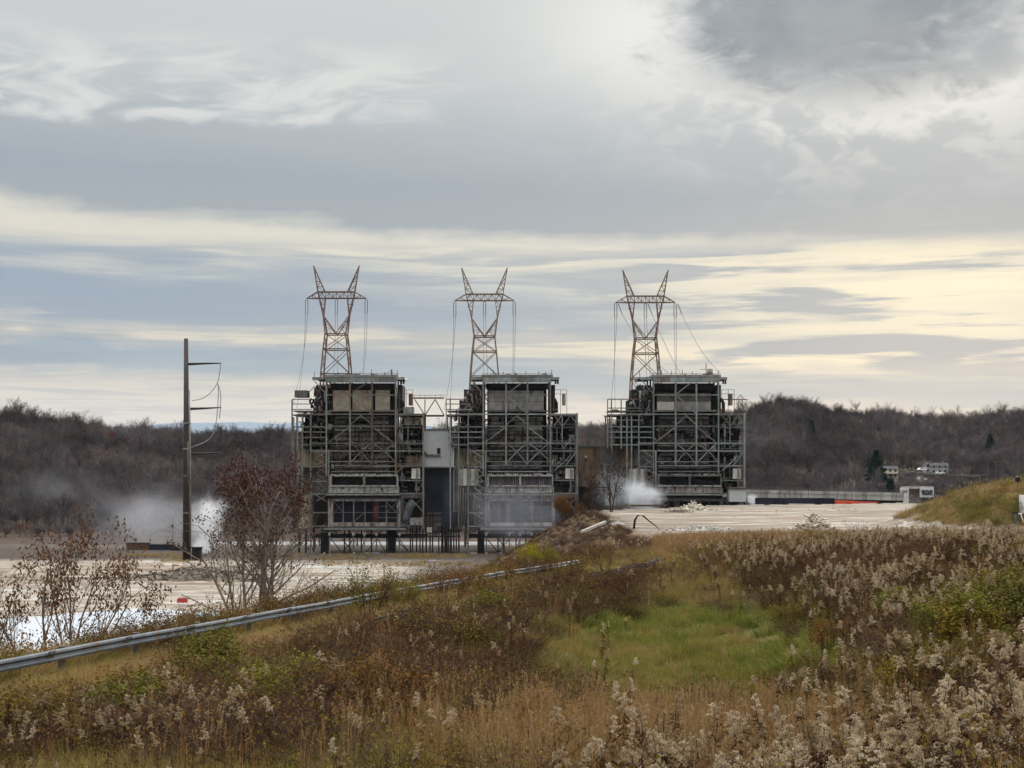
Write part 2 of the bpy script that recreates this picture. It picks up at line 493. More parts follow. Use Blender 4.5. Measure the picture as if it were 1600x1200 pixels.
# surface colours of the ground, by place
def ground_cols(x, y, z):
    px = 800 + F * x / y; py = HY - F * z / y
    n1 = vnoise(x / 5, y / 5, 51); n2 = vnoise(x / 22, y / 22, 52); n3 = vnoise(x / 1.3, y / 1.3, 53)
    ns = vnoise(x / 30, y / 6, 54); nss = vnoise(x / 12, y / 2.5, 55)
    col = np.zeros(x.shape + (3,))
    def put(c, w): col[:] = col * (1 - w[..., None]) + np.array(c) * w[..., None]
    put((.036, .027, .016), np.ones(x.shape))
    put((.07, .055, .027), sstep(n1 + n3 * .5, .1, .7))
    green = np.exp(-(((px - 1110) / 230) ** 2 + ((py - 1008) / 52) ** 2) ** 2) * (y < 130)
    put((.10, .10, .03), green)
    put((.040, .085, .018), green * sstep(n1, -.25, .35) * sstep(np.abs(px - 1130), 20, 130))
    e = edge_dist(x, y)
    up = (e < .5) & (y > 160)
    edge_w = sstep(y + n2 * 16 + n1 * 8, 180, 212)
    slab = np.where(up, edge_w, 0)
    put((.195, .165, .13), slab)
    put((.24, .215, .182), slab * sstep(ns, -.05, .3))
    put((.12, .088, .06), slab * (1 - sstep(y + n2 * 30 + n1 * 8, 232, 305)) * .7)
    put((.17, .13, .095), slab * sstep(nss + ns * .4, .0, .3) * .85)
    put((.085, .062, .040), slab * sstep(e + n1 * 5 + n2 * 5, -11, -3) * (1 - sstep(y, 318, 345)))
    put((.14, .105, .07), slab * sstep(e + n1 * 4, -5, -1) * .7)
    put((.105, .080, .034), slab * sstep(z + n1 * .3, -10.9, -10.2))                 # mound
    slope = (e > 0) & (z > PAD + 1.0) & (y < 500) & (y > 60)
    sw = slope * 1.0
    put((.058, .041, .026), sw)
    put((.082, .058, .036), sw * sstep(vnoise(x / 2.5, y / 5 + z / 1.4, 57), 0, .5) * .8)
    low = (e > 0) & (z <= PAD + 1.0) & (y < 505)
    lw = low * 1.0
    put((.10, .085, .070), lw)
    pale = lw * sstep(n2 * 9 + n1 * 4 - (x + 23 + (y - 340) * .10), -6, 6) * (1 - sstep(y + n2 * 10 + n1 * 6, 404, 424))
    put((.26, .228, .185), pale)
    put((.345, .322, .285), pale * sstep(ns + n1 * .3, -.05, .35))
    put((.22, .17, .12), pale * sstep(nss + ns * .5, .02, .4) * .85)
    put((.13, .095, .065), pale * sstep(n1 + ns, -.3, .2) * sstep(y, 322, 342) * (1 - sstep(y, 385, 405)) * (1 - sstep(x, -75, -60)))
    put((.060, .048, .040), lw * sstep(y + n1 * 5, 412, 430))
    put((.09, .075, .062), lw * sstep(y + n2 * 5, 478, 486))
    far = (y > 505) * 1.0
    put((.060, .047, .042), far)
    put((.080, .058, .045), far * sstep(n2, 0, .5))
    clear = far * np.exp(-(((px - 1440) / 75) ** 2 + ((y - 850) / 70) ** 2) ** 2)
    put((.085, .078, .040), clear)
    put((.09, .062, .034), far * np.exp(-(((px - 10) / 45) ** 2 + ((py - 795) / 45) ** 2)))
    return np.clip(col, 0, 1)


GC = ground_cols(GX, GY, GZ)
gm = bpy.data.meshes.new("ground")
idx = np.arange(nd_ * nc_).reshape(nd_, nc_)
quads = np.stack([idx[:-1, :-1], idx[:-1, 1:], idx[1:, 1:], idx[1:, :-1]], -1).reshape(-1, 4)
gm.vertices.add(nd_ * nc_); gm.vertices.foreach_set('co', np.stack([GX, GY, GZ], -1).astype(np.float32).ravel())
gm.loops.add(quads.size); gm.loops.foreach_set('vertex_index', quads.astype(np.int32).ravel())
gm.polygons.add(len(quads)); gm.polygons.foreach_set('loop_start', np.arange(0, quads.size, 4, dtype=np.int32))
gm.polygons.foreach_set('use_smooth', np.ones(len(quads), bool))
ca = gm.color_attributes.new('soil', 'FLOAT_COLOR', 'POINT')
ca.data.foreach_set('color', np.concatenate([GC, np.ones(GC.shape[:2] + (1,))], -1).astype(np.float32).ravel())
pa = gm.attributes.new('slab', 'FLOAT', 'POINT')
_e = edge_dist(GX, GY); _sl = ((_e < -6) & (GY > 212) & (GZ < -10.6)) | ((_e > 0) & (GZ < PAD + 1) & (GY < 420) & (GX < -22))
pa.data.foreach_set('value', _sl.astype(np.float32).ravel())
gm.update(calc_edges=True); gm.validate()
m, b = new_mat("soil_and_slab")
at_ = X.nt.nodes.new('ShaderNodeAttribute'); at_.attribute_name = 'soil'
p = wpos()
nf = noise(vscale(p, (.22, .8, 1)), .55, 10, .68)
nf2 = noise(p, 3.5, 8, .7)
hs = X.nt.nodes.new('ShaderNodeHueSaturation')
X.nt.links.new(at_.outputs['Color'], hs.inputs['Color'])
X.nt.links.new((1.0 + (nf - .5) * 2.3 + (nf2 - .5) * .9).s, hs.inputs['Value'])
a2 = X.nt.nodes.new('ShaderNodeAttribute'); a2.attribute_name = 'slab'; sl_ = X(a2.outputs['Fac'])
q1 = noise(vscale(p, (.045, .30, 1)), 1.0, 8, .66, .6); q2 = noise(vscale(p, (.03, .20, 1)), 1.3, 7, .62, .8); q3 = noise(vscale(p, (.35, .7, 1)), 1.0, 6, .7)
cc = mix(sl_ * smooth(q1, .50, .60) * .75, X(hs.outputs[0]), (.125, .092, .064))
cc = mix(sl_ * smooth(q2, .55, .63) * .7, cc, (.44, .42, .385))
cc = mix(sl_ * smooth(q3, .60, .68) * .5, cc, (.10, .078, .058))
X.nt.links.new(cc.s, b.inputs['Base Color']); b.inputs['Roughness'].default_value = .95; b.inputs['Specular IOR Level'].default_value = .08
bump(b, nf2 + nf, .5, .15)
gm.materials.append(m)
ground = bpy.data.objects.new("ground", gm); COL.objects.link(ground)
tag(ground, kind='structure')

# pond on the pale slab, and the river behind the works
m_pond, b = new_mat("milky_water")
b.inputs['Base Color'].default_value = (.62, .64, .66, 1); b.inputs['Roughness'].default_value = .06; b.inputs['IOR'].default_value = 1.33
def sheet(name, pts, z, mat):
    me = bpy.data.meshes.new(name); me.from_pydata([(x, y, z) for x, y in pts], [], [tuple(range(len(pts)))]); me.materials.append(mat); me.update()
    o = bpy.data.objects.new(name, me); COL.objects.link(o); return tag(o, kind='structure')
PZ = PAD + .45
pond_px = [(-160, 1040), (-160, 985), (-60, 972), (20, 966), (70, 963), (118, 957), (165, 955), (205, 951), (240, 953), (262, 952), (285, 955), (330, 955.5), (352, 960), (372, 963), (390, 967), (408, 975), (420, 985), (400, 1040)]
pond = sheet("pond", [((px - 800) / F * (PZ * F / (HY - py)), PZ * F / (HY - py)) for px, py in pond_px], PZ, m_pond)
m_riv, b = new_mat("river_water")
b.inputs['Base Color'].default_value = (.55, .56, .56, 1); b.inputs['Roughness'].default_value = .12; b.inputs['IOR'].default_value = 1.33
river = sheet("river", [(-120, 500), (900, 500), (900, 640), (-120, 540)], PAD - .5, m_riv)

# far mountains behind the ridge
def mountain(name, x0, x1, y0, h, seed, mat):
    n, k = 160, 24
    xs = np.linspace(x0, x1, n); ys = np.linspace(0, 1, k)
    XX, TT = np.meshgrid(xs, ys)
    prof = 1 - np.abs(TT * 2 - 1)
    hh = h * (.80 + .16 * vnoise(XX / 900, TT * 0 + seed, seed) + .05 * vnoise(XX / 150, TT * 3, seed + 1)) * sstep(XX, x0, x0 + (x1 - x0) * .3) * (1 - sstep(XX, x1 - (x1 - x0) * .3, x1))
    ZZ = -60 + (hh + 60) * prof ** .7
    YY = y0 + TT * 3500
    idx = np.arange(n * k).reshape(k, n)
    q = np.stack([idx[:-1, :-1], idx[:-1, 1:], idx[1:, 1:], idx[1:, :-1]], -1).reshape(-1, 4)
    me = bpy.data.meshes.new(name); me.from_pydata(np.stack([XX, YY, ZZ], -1).reshape(-1, 3).tolist(), [], q.tolist()); me.materials.append(mat)
    me.polygons.foreach_set('use_smooth', [True] * len(q))
    o = bpy.data.objects.new(name, me); COL.objects.link(o); tag(o, kind='structure')
m_mtn = M("haze_blue_forest", (.10, .14, .18), (.12, .16, .20), .002)  # distance haze is mixed into the base colour as blue-grey
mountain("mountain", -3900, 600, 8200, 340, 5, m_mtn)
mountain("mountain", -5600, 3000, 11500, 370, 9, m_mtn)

# ================================================================== the three boilers
m_steel = M("grey_steel", (0.150, 0.177, 0.174), (0.089, 0.104, 0.102), .5, .55, 0, c3=(.11, .075, .05), c3amt=.55, vary=.7)
m_steel_b = M("browned_steel", (0.115, 0.124, 0.112), (0.059, 0.062, 0.057), .5, .6, 0, c3=(.085, .05, .032), c3amt=.8, vary=.9)
m_steel_d = M("dull_steel", (0.128, 0.132, 0.128), (0.076, 0.076, 0.075), .6, .6, 0, c3=(.09, .055, .035), c3amt=.5, vary=.9)
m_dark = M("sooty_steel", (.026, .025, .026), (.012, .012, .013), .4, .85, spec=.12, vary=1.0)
m_black = M("near_black", (.012, .012, .013), (.005, .005, .006), .3, .95, spec=.05)  # near black; also paints the shade inside the boiler and its openings
m_casA = M("rusting_casing", (0.350, 0.308, 0.238), (0.217, 0.182, 0.133), .35, .7, c3=(.13, .045, .03), c3amt=.4, bmp=.4)
m_casB = M("grey_casing", (0.271, 0.265, 0.246), (0.160, 0.154, 0.142), .35, .7, c3=(.075, .055, .045), c3amt=.5, bmp=.4)
m_casC = M("brown_casing", (0.247, 0.218, 0.199), (0.123, 0.104, 0.099), .5, .75, c3=(.045, .03, .025), c3amt=.7, bmp=.5)
m_casD = M("blackened_casing", (0.102, 0.095, 0.088), (0.043, 0.041, 0.039), .5, .8, c3=(.09, .075, .06), c3amt=.4, bmp=.5)
m_pale = M("pale_panel", (0.468, 0.451, 0.399), (0.357, 0.340, 0.297), .8, .6, c3=(.25, .2, .15), c3amt=.3)
m_ledge = M("ash_covered_steel", (0.272, 0.272, 0.255), (0.136, 0.136, 0.128), .8, .75, c3=(.08, .06, .05), c3amt=.6)
m_olive = M("olive_drum_paint", (0.237, 0.213, 0.138), (0.150, 0.131, 0.088), .4, .6, c3=(.07, .055, .04), c3amt=.6)
m_umber = M("umber_box", (0.182, 0.130, 0.072), (0.104, 0.072, 0.046), .5, .7, c3=(.05, .03, .02), c3amt=.6)
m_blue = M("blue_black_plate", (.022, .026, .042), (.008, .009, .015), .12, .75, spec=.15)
m_purple = M("violet_grey_slats", (.06, .052, .075), (.03, .026, .04), 2.0, .7, stretch=(3, 1, .3))
m_red = M("red_lead_pipe", (.11, .028, .022), (.06, .02, .016), .6, .7)
m_rust = M("rust_brown", (.095, .05, .033), (.05, .03, .024), .6, .75)


class Boiler:
    """coordinates u,w are those of an enlarged elevation (3.75 units to a photograph pixel, base at 1145); d runs back in metres"""
    def __init__(s, cx, D, sx, label):
        s.s = D / F; s.sx = sx
        s.root = empty("boiler_house", (P(cx, 0, D).x, D, PAD), label, "boiler house", "gutted boiler houses")
    def c(s, u, w, d): return (((440 + u / 3.75) - 565) * s.s * s.sx, d, (865.3 - (560 + w / 3.75)) * s.s)
    def box(s, n, u0, w0, u1, w1, d0, d1, mat, parent=None):
        a, b = s.c(u0, w1, d0), s.c(u1, w0, d1)
        return MB().box(a, b).build(n, mat, parent or s.root)
    def bar(s, n, u0, w0, u1, w1, d, t=.36, mat=None, d2=None, parent=None):
        return MB().bar(s.c(u0, w0, d), s.c(u1, w1, d if d2 is None else d2), t, t * 1.03).build(n, mat or s.steel, parent or s.root)
    def pipe(s, pts, r, mat, n='pipe', k=8):
        return MB().tube([s.c(*p) for p in pts], r, k).build(n, mat, s.root, True)
    def drum(s, n, u0, w0, u1, w1, d, mat):
        a, b = s.c(u0, w1, d), s.c(u1, w0, d); r = (b[0] - a[0]) / 2; cx = (a[0] + b[0]) / 2
        z0, z1 = a[2], b[2]
        mb = MB().tube([(cx, d, z0), (cx, d, z0 + .3), (cx, d, z0 + .3), (cx, d, z1 - .3), (cx, d, z1 - .3), (cx, d, z1)], [r * 1.03, r * 1.03, r, r, r * 1.03, r * 1.03], 24)
        return mb.build(n, mat, s.root)


def boiler(cx, D, sx, label, kind, seed):
    B = Boiler(cx, D, sx, label); rn = random.Random(seed); J = lambda a: rn.uniform(-a, a); B.steel = m_steel_b if kind == 1 else m_steel
    bays = (0.0, 10.5, 21.0)
    # --- dark heart of the boiler and its casings
    B.box('interior', 284, 150, 648, 690, 5.5, 20, m_black)  # solid block, its near black painting the unlit inside
    upm = {1: m_casA, 2: m_casB, 3: m_casD}[kind]
    if kind == 1:
        for u0, u1, w1 in ((292, 388, 302), (408, 518, 300), (542, 628, 300)):
            p = B.box('casing_panel', u0, 184, u1, w1, 3.9, 5.0, upm)
    else:
        for u0, u1 in ((294, 398), (404, 526), (532, 628)):
            B.box('casing_panel', u0 - 2, 186 if kind == 2 else 200, u1 + 2, 250, 3.9, 5.0, upm)
            B.box('casing_panel', u0 - 2, 252, u1 + 2, 300, 3.8, 5.0, m_casB if kind == 2 else m_pale if u0 < 300 else m_casB)
    B.box('recess_shade', 276, 142, 655, 178, 4.4, 6.0, m_dark)  # dark strip painting the shade of the recess under the roof
    B.box('catwalk', 272, 304, 660, 311, 1.2, 4.8, m_steel_d)
    midm = {1: m_casC, 2: m_casC, 3: m_casD}[kind]
    midb = {1: m_casB, 2: m_casB, 3: m_casC}[kind]
    wv = 342
    while wv < 680:
        h = 17 + J(4); us = [300 + J(4), 372 + J(20), 455 + J(24), 540 + J(20), 622 + J(4)]
        for u0, u1 in zip(us[:-1], us[1:]):
            if rn.random() < .90: B.box('casing_panel', u0 + 1, wv + J(1.2), u1 - .5, min(wv + h + J(1.5), 684), 4.2 + J(.2), 5.4, rn.choice([midm, midm, midb, m_casD]))
        B.box('stiffener', 294, wv + h + 3.2, 632, wv + h + 5.4, 3.6, 4.1, m_steel_d)
        wv += h + 8.5
    for u in (322, 352, 420, 448, 500, 560, 592):
        w0 = rn.uniform(340, 460); B.pipe([(u + J(6), w0, 3.3), (u + J(6), w0 + rn.uniform(60, 200), 3.3)], rn.uniform(.1, .28), rn.choice([m_dark, m_steel_d, m_rust]))
    for w in (352, 425, 520, 572, 648):    # walkways with handrails along the boiler front
        u0, u1 = rn.uniform(272, 330), rn.uniform(560, 660)
        B.box('catwalk', u0, w, u1, w + 3, 1.4, 3.4, m_dark); B.bar('railing', u0, w - 9, u1, w - 9, 1.4, .09, m_steel_d); B.bar('railing', u0, w - 4.5, u1, w - 4.5, 1.4, .07, m_steel_d)
        for k in range(8): u = u0 + (u1 - u0) * k / 7; B.bar('railing', u, w - 9, u, w, 1.4, .08, m_steel_d)
    for i in range(9):                     # torn sheets hanging from the frame
        u, w = rn.choice([rn.uniform(270, 300), rn.uniform(630, 664), rn.uniform(300, 640)]), rn.uniform(330, 640)
        B.bar('torn_sheet', u, w, u + J(18), w + rn.uniform(10, 34), 2.2, rn.uniform(.3, 1.4), rn.choice([m_dark, m_casC, m_steel_d]), 2.2 + J(.6))
    for i in range(40):   # buckstays, gauges and boxes left on the casing
        u, w = rn.uniform(302, 610), rn.uniform(345, 670)
        B.box('fitting', u, w, u + rn.uniform(5, 22), w + rn.uniform(4, 14), 3.0 + J(.3), 4.0, rn.choice([m_dark, m_steel_d, m_casC, m_ledge]))
    # --- roof
    B.box('roof', 252, 96, 684, 110, .2, 21.5, m_steel_d)
    B.box('roof', 176, 110, 256, 116, 1.0, 21, m_steel_d)
    for i in range(4):
        u0 = 256 + i * 103.2
        B.box('fascia_panel', u0, 113, u0 + 102, 142, -.25, .5, m_steel)
    B.box('roof_overhang', 670, 111, 722, 126, 0, 9, m_steel)
    B.box('fascia_panel', 178, 116, 252, 126, .3, 1.0, m_steel)
    for u in (186, 322, 384, 452, 520, 600, 640, 676):
        B.bar('roof_post', u, 96 + (14 if u < 250 else 0), u + J(2), 70 + J(10), 1 + rn.random() * 6, .16, m_dark)
    B.bar('roof_rail', 252, 88, 684, 88, 1.0, .1, m_dark)
    B.bar('roof_rail', 252, 88, 684, 88, 20.0, .1, m_dark)
    for i in range(9):
        u = rn.uniform(265, 660); B.box('roof_unit', u, 96 - rn.uniform(2, 9), u + rn.uniform(8, 30), 96.2, 3 + J(2), 8, m_steel_d)
    if kind == 3:
        B.pipe([(630, 96, 6), (630, 55, 6)], .95, m_casB, 'stack')
        B.bar('davit', 598, 96, 598, 26, 3, .2, m_dark); B.bar('davit', 560, 62, 598, 60, 3, .14, m_dark)
    if kind == 1:
        B.bar('davit', 642, 96, 642, 62, 3, .25, m_dark); B.bar('davit', 600, 92, 642, 66, 3, .1, m_dark)
    # --- front frame: columns, girders, braces
    for u in (262, 400, 530, 668):
        inner = u in (400, 530)
        B.bar('column', u, 112, u, 626 if inner else 690, .25, .5 if inner else .45)
    for d in bays[1:]:
        for u in (262, 668):
            B.bar('column', u, 112, u, 1000, d, .5, m_steel_d)
        for u in (400, 530):
            B.bar('column', u, 690, u, 1000, d, .4, m_dark)
    for w, u0, u1, t in ((215, 262, 668, .32), (328, 90, 830, .42), (398, 262, 668, .28), (498, 170, 830, .4), (543, 170, 816, .34), (606, 276, 660, .26), (630, 290, 826, .3), (664, 290, 680, .3)):
        B.bar('girder', u0, w, u1, w, .25 + .01 * rn.random(), t)
    for w in (215, 328, 430, 543, 690):
        for u in (262, 668):
            B.bar('girder', u, w, u, w, .25, .36, m_steel_d, d2=21)
    for w in (398, 498, 600):
        B.bar('girder', 668, w, 830, w, 10.5, .4, m_steel_d); B.bar('girder', 90, w, 262, w, 10.5, .4, m_steel_d)
    D_ = [(410, 205, 515, 130), (410, 222, 526, 322), (270, 495, 400, 402), (540, 408, 652, 492), (404, 388, 465, 336), (465, 336, 528, 388),
          (404, 612, 465, 546), (465, 546, 526, 620), (410, 502, 465, 546), (465, 546, 522, 500), (533, 612, 604, 544), (604, 544, 664, 606), (540, 502, 604, 544), (604, 544, 650, 504),
          (186, 126, 262, 212)]
    if kind == 1: D_ += [(470, 640, 700, 632), (672, 672, 720, 630)]
    else: D_ += [(690, 660, 760, 600), (750, 520, 790, 492), (760, 600, 790, 570)]
    for a in D_: B.bar('brace', *a, .15, .27)
    for (ww0, ww1) in ((112, 328), (328, 543), (543, 800)):
        for u in (262, 668):
            B.bar('brace', u, ww0, u, ww1, .4, .3, m_steel_d, d2=10.4); B.bar('brace', u, ww1, u, ww0, 10.6, .3, m_steel_d, d2=20.8)
    # --- stair tower on the left of the front
    for u, w0 in ((170, 328), (276, 543)):
        B.bar('column', u, w0, u, 1000 if u > 200 else 1145, .28, .42)
    for i, w in enumerate((545, 590, 636, 680, 722, 760, 800, 850, 905, 960)):
        if w <= 800 or kind == 2:
            B.bar('brace', 210 if i % 2 else 200, w, 262, w + 40, .2, .26); 
            B.bar('brace', 262, w + 2, 204, w + 36, .6, .22, m_steel)
    for w in (636, 722, 795, 905, 985):
        B.bar('girder', 172, w, 266, w, .24, .34)
    # --- left wing: open floors with plant on them
    lw = {1: (60, 92, 120), 2: (37, 112, 62), 3: (-25, 0, 60, 96, 125)}[kind]
    l0 = min(lw)
    top = {1: 240, 2: 236, 3: 240}[kind]
    for u in lw:
        t0 = top if (u < 80 or kind == 3 and u < 70) else 328
        B.bar('column', u, t0 + J(2), u, {1: 800, 2: 420 if u < 40 else 1000, 3: 530 if u < 62 else 740}[kind], .5 + .02 * u / 30, .4 if u > 50 else .3)
        B.bar('column', u, 330, u, 540, 10.4, .36, m_steel_d)
    for w in (330, 400, 430, 462, 505):
        B.box('floor_deck', l0 + (30 if kind == 1 else 20) * (w > 330), w, 256, w + 5, 1.0, 18, m_steel_d)
        B.bar('girder', l0 + 10, w + 2, 258, w + 2, .7, .36)
    for w in ((240, 268, 300) if kind != 3 else (240, 292, 330, 362, 400)):
        B.bar('girder', l0, w, 178 if kind != 3 else 200, w, .6, .28, m_steel_d if w > 250 else m_rust)
    B.box('floor_deck', l0 + 6, 306, 200, 312, 1.0, 12, m_steel_d)
    B.box('wing_core', l0 + (34 if kind == 1 else 70), 405, 258, 532, 13, 18.5, m_dark); B.box('wing_core', l0 + (40 if kind == 1 else 80), 334, 258, 398, 14, 18.5, m_dark)
    for i in range(24):
        u, w = rn.uniform(l0 + 20, 250), rn.uniform(335, 525); B.box('cable_tray', u, w, u + rn.uniform(14, 60), w + rn.uniform(2, 5), 5 + J(3), 9, rn.choice([m_dark, m_steel_d, m_casC, m_rust]))
    B.box('machine', 120, 345, 256, 395, 6, 16, m_black); B.box('machine', 150, 408, 258, 500, 5, 16, m_black); B.box('machine', 200, 330, 262, 500, 4, 16, m_dark)
    B.box('machine', 180, 150, 262, 326, 8, 18, m_dark)
    if kind > 1:
        B.box('machine', 140, 176, 180, 326, 7, 17, m_dark); B.box('machine', 112, 240, 140, 326, 7, 16, m_dark)
        for i in range(14):
            u, w = rn.uniform(112, 190), rn.uniform(180, 320); u = max(u, 190 - (w - 150) * .55)
            B.pipe([(u, w, 3), (u + J(16), w + rn.uniform(8, 40), 3)], rn.uniform(.15, .5), rn.choice([m_dark, m_steel_d, m_rust, m_casC]))
    for i in range(64):
        u, w = rn.uniform(l0 + 24, 256), rn.choice([rn.uniform(335, 520), rn.uniform(150, 330)])
        if w < 300: u = max(u, 182)
        mt = rn.choice([m_dark, m_steel_d, m_steel, m_rust, m_casC, m_dark])
        k = rn.random()
        if k < .35: B.pipe([(u, w, 2 + J(1)), (u, w + rn.uniform(20, 70), 2)], rn.uniform(.15, .4), mt)
        elif k < .6: B.pipe([(u, w, 3), (u + rn.uniform(20, 60), w + J(6), 3)], rn.uniform(.12, .35), mt)
        elif k < .85: B.box('machine', u, w, u + rn.uniform(10, 40), w + rn.uniform(8, 26), 2.5, 5 + rn.random() * 3, mt)
        else: B.bar('brace', u, w, u + J(50), w + 36, 1.6, .22, m_steel)
    if kind == 1:
        B.box('plant_room', 70, 186, 144, 226, 2, 8, m_steel_d)
        B.drum('tank', 80, 534, 168, 636, 4.5, m_olive)
        B.box('duct', 168, 550, 240, 628, 3.2, 12, m_umber)
        B.pipe([(62, 345, 1.4), (62, 800, 1.4)], .5, m_steel); B.pipe([(96, 640, 1.5), (96, 805, 1.5)], .55, m_steel)
        B.drum('tank', 90, 804, 174, 1000, 5.0, m_olive)
        B.box('machine', 100, 640, 258, 800, 6.5, 15, m_casD); B.box('machine', 176, 806, 262, 1000, 5.0, 16, m_dark)
        B.box('machine', 42, 812, 84, 905, 4, 9, m_dark)
    else:
        B.drum('tank', 78 if kind == 2 else 60, 528, 190, 632, 8.5, m_olive if kind == 2 else m_umber)
        B.box('duct', 150, 540, 268, 628, 3.4, 14, m_umber if kind == 2 else m_casD)
        for i in range(5):
            u = 116 + i * 24; B.box('window_bay', u - 2, 648, u + 20, 748, 3.4, 4.4, m_pale if i % 2 else m_casB)
        B.box('machine', 150, 640, 262, 1000, 8, 16, m_casD)
        B.box('wall', 118, 755, 272, 985, 4.0, 5.2, m_casD if kind == 2 else m_casB)
        for i in range(9):
            u = 122 + i * 16; B.pipe([(u, 780 + J(30), 3.2), (u, 980, 3.2)], .16, m_steel_d)
    # knots of pipework hanging round the top left corner
    for i in range(16 if kind > 1 else 7):
        u, w = rn.uniform(170, 250), rn.uniform(140, 320)
        B.pipe([(u, w, 1.5), (u + J(14), w + 14, 1.3), (u + J(18), w + 30, 1.6), (u + J(10), w + 52, 1.8)], rn.uniform(.18, .42), rn.choice([m_dark, m_steel_d, m_rust, m_dark]))
    # --- right wing
    B.bar('column', 830, 322, 830, 1000 if kind == 1 else 800, .3, .55)
    B.bar('column', 830, 328, 830, 1000, 10.5, .4, m_steel_d)
    B.box('wing_core', 690, 336, 790 if kind == 3 else 826, 400, 10, 18.5, m_dark)
    for i in range(22):
        u, w = rn.uniform(676, 790), rn.uniform(340, 780); B.box('cable_tray', u, w, u + rn.uniform(14, 40), w + rn.uniform(2, 5), 1.6 + rn.random() * 3, 6, rn.choice([m_dark, m_steel_d, m_casC, m_rust]))
    for u, w0, w1 in ((740, 330, 530), (708, 410, 520), (790, 640, 790), (704, 640, 720)):
        B.bar('column', u, w0, u, w1, .5, .28, m_steel_d)
    for w in (331, 402, 500, 545, 633, 716, 792):
        B.box('floor_deck', 672, w, 826, w + 4.5, 1.0, 18, m_steel_d)
        if w > 700: B.bar('girder', 672, w, 826, w, .6, .3, m_steel)
    B.box('machine', 690, 408, 822, 498, 7, 18, m_black); B.box('machine', 684, 505, 822, 630, 8, 18, m_black); B.box('machine', 672, 640, 826, 790, 9, 18, m_dark)
    B.box('machine', 672, 150, 700, 330, 6, 18, m_dark)
    if kind == 1:
        B.box('duct', 716, 346, 818, 390, 2.5, 9, m_olive); B.box('duct', 724, 570, 818, 626, 2.5, 9, m_umber)
    else:
        for a in ((690, 330, 740, 398), (740, 330, 690, 398), (745, 398, 790, 334), (790, 334, 828, 384)): B.bar('brace', *a, .3, .24)
        B.bar('brace', 760, 630, 826, 545, .4, .34)
    B.box('control_cabinet', 760, 646, 810, 706, .7, 2.6, m_pale); B.box('cabinet_door', 794, 652, 806, 700, .6, .72, m_casB)
    B.pipe([(676, 236, 3), (696, 240, 3), (706, 262, 3), (706, 318, 3)], .55, m_dark)
    B.pipe([(676, 300, 2.5), (716, 300, 2.5)], .3, m_rust)
    for w in (395, 492, 538, 626, 708):
        B.bar('railing', 676, w - 10, 826, w - 10, .9, .09, m_steel_d); B.bar('railing', 676, w - 5, 826, w - 5, .9, .07, m_steel_d)
    for i in range(46):
        u, w = rn.uniform(680, 812), rn.uniform(340, 780)
        k = rn.random(); mt = rn.choice([m_dark, m_steel_d, m_steel, m_casC])
        if k < .4: B.pipe([(u, w, 2), (u, w + rn.uniform(20, 90), 2)], rn.uniform(.14, .4), mt)
        elif k < .7: B.pipe([(u, w, 2.5), (u + rn.uniform(10, 40), w, 2.5)], rn.uniform(.14, .3), mt)
        else: B.box('machine', u, w, u + rn.uniform(8, 30), w + rn.uniform(8, 30), 2.5, 6, mt)
    for w in (184, 208):
        B.bar('railing', 688, w, 770, w, .8, .12, m_rust)
    for u in (690, 730, 768): B.bar('railing', u, 184, u, 326, .8, .14, m_rust)
    B.box('vent_hood', 742, 206, 762, 274, 2, 4.5, m_rust if kind == 1 else m_casC)
    if kind == 1: B.prism = None; B.box('vent_box', 712, 284, 772, 322, 1.6, 6, m_steel)
    for u in (700, 714): B.pipe([(u, 126, 1), (u, 150, 1)], .3, m_dark, 'hoist')
    # --- wind box with its two wide openings, ledge and canopy
    fr = {1: m_ledge, 2: m_casB, 3: m_casD}[kind]
    for w0, w1, u0, u1 in ((684, 692, 284, 684), (744, 752, 284, 684)): B.box('windbox_frame', u0, w0, u1, w1, -1.4, .6, fr if w0 < 700 else m_ledge)
    for u0, u1 in ((284, 296), (479, 491), (676, 684)): B.box('windbox_frame', u0, 692.3, u1, 743.7, -1.3, .6, fr)
    for u0, u1 in ((297, 478), (492, 675)):
        B.box('opening_fill', u0, 693, u1, 743, .0, .5, m_purple if kind == 2 else m_black)  # solid panel, its dark colour painting the shade within
        if kind == 2:
            for i in range(14): B.bar('slat', u0 + 8 + i * 12.6, 694, u0 + 8 + i * 12.6, 742, -.15, .16, m_casC)
    for i in range(16):
        u = 290 + i * 25 + J(8); B.box('ash_heap', u, 684 - rn.uniform(2, 9), u + rn.uniform(12, 26), 684.5, -1.1 + J(.1), .3, m_ledge if kind < 3 else m_casC)
    B.box('ledge', 280, 752.5, 688, 789, -1.0, 2.0, m_ledge if kind != 3 else m_casC)
    for i in range(12):
        u = 292 + i * 33 + J(8); B.box('fitting', u, 756 + J(3), u + rn.uniform(4, 16), 772 + J(9), -1.25, -.9, rn.choice([m_dark, m_ledge, m_steel_d]))
    B.box('canopy', 264, 795, 696, 803, -1.7, 3.0, m_steel)
    B.box('canopy', 270, 803.5, 690, 822, -.6, 3.0, m_dark if kind != 2 else m_casB)
    # --- furnace hall below
    for u0, u1 in ((272, 300), (676, 696)): B.box('hall_pier', u0, 824, u1, 990, -.2, 2.0, {1: m_casC, 2: m_casC, 3: m_casD}[kind])
    B.box('hall_lintel', 300.5, 826, 675.5, 838, -.1, 2.0, m_ledge if kind != 3 else m_casD)
    B.box('hall_sill', 300.5, 964, 675.5, 984, -.1, 2.0, {1: m_casC, 2: m_casB, 3: m_casD}[kind])
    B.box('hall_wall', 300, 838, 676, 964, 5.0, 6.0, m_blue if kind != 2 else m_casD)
    for u in (358, 420, 486, 612): B.bar('column', u, 838, u, 964, 1.2, .38, m_steel_d)
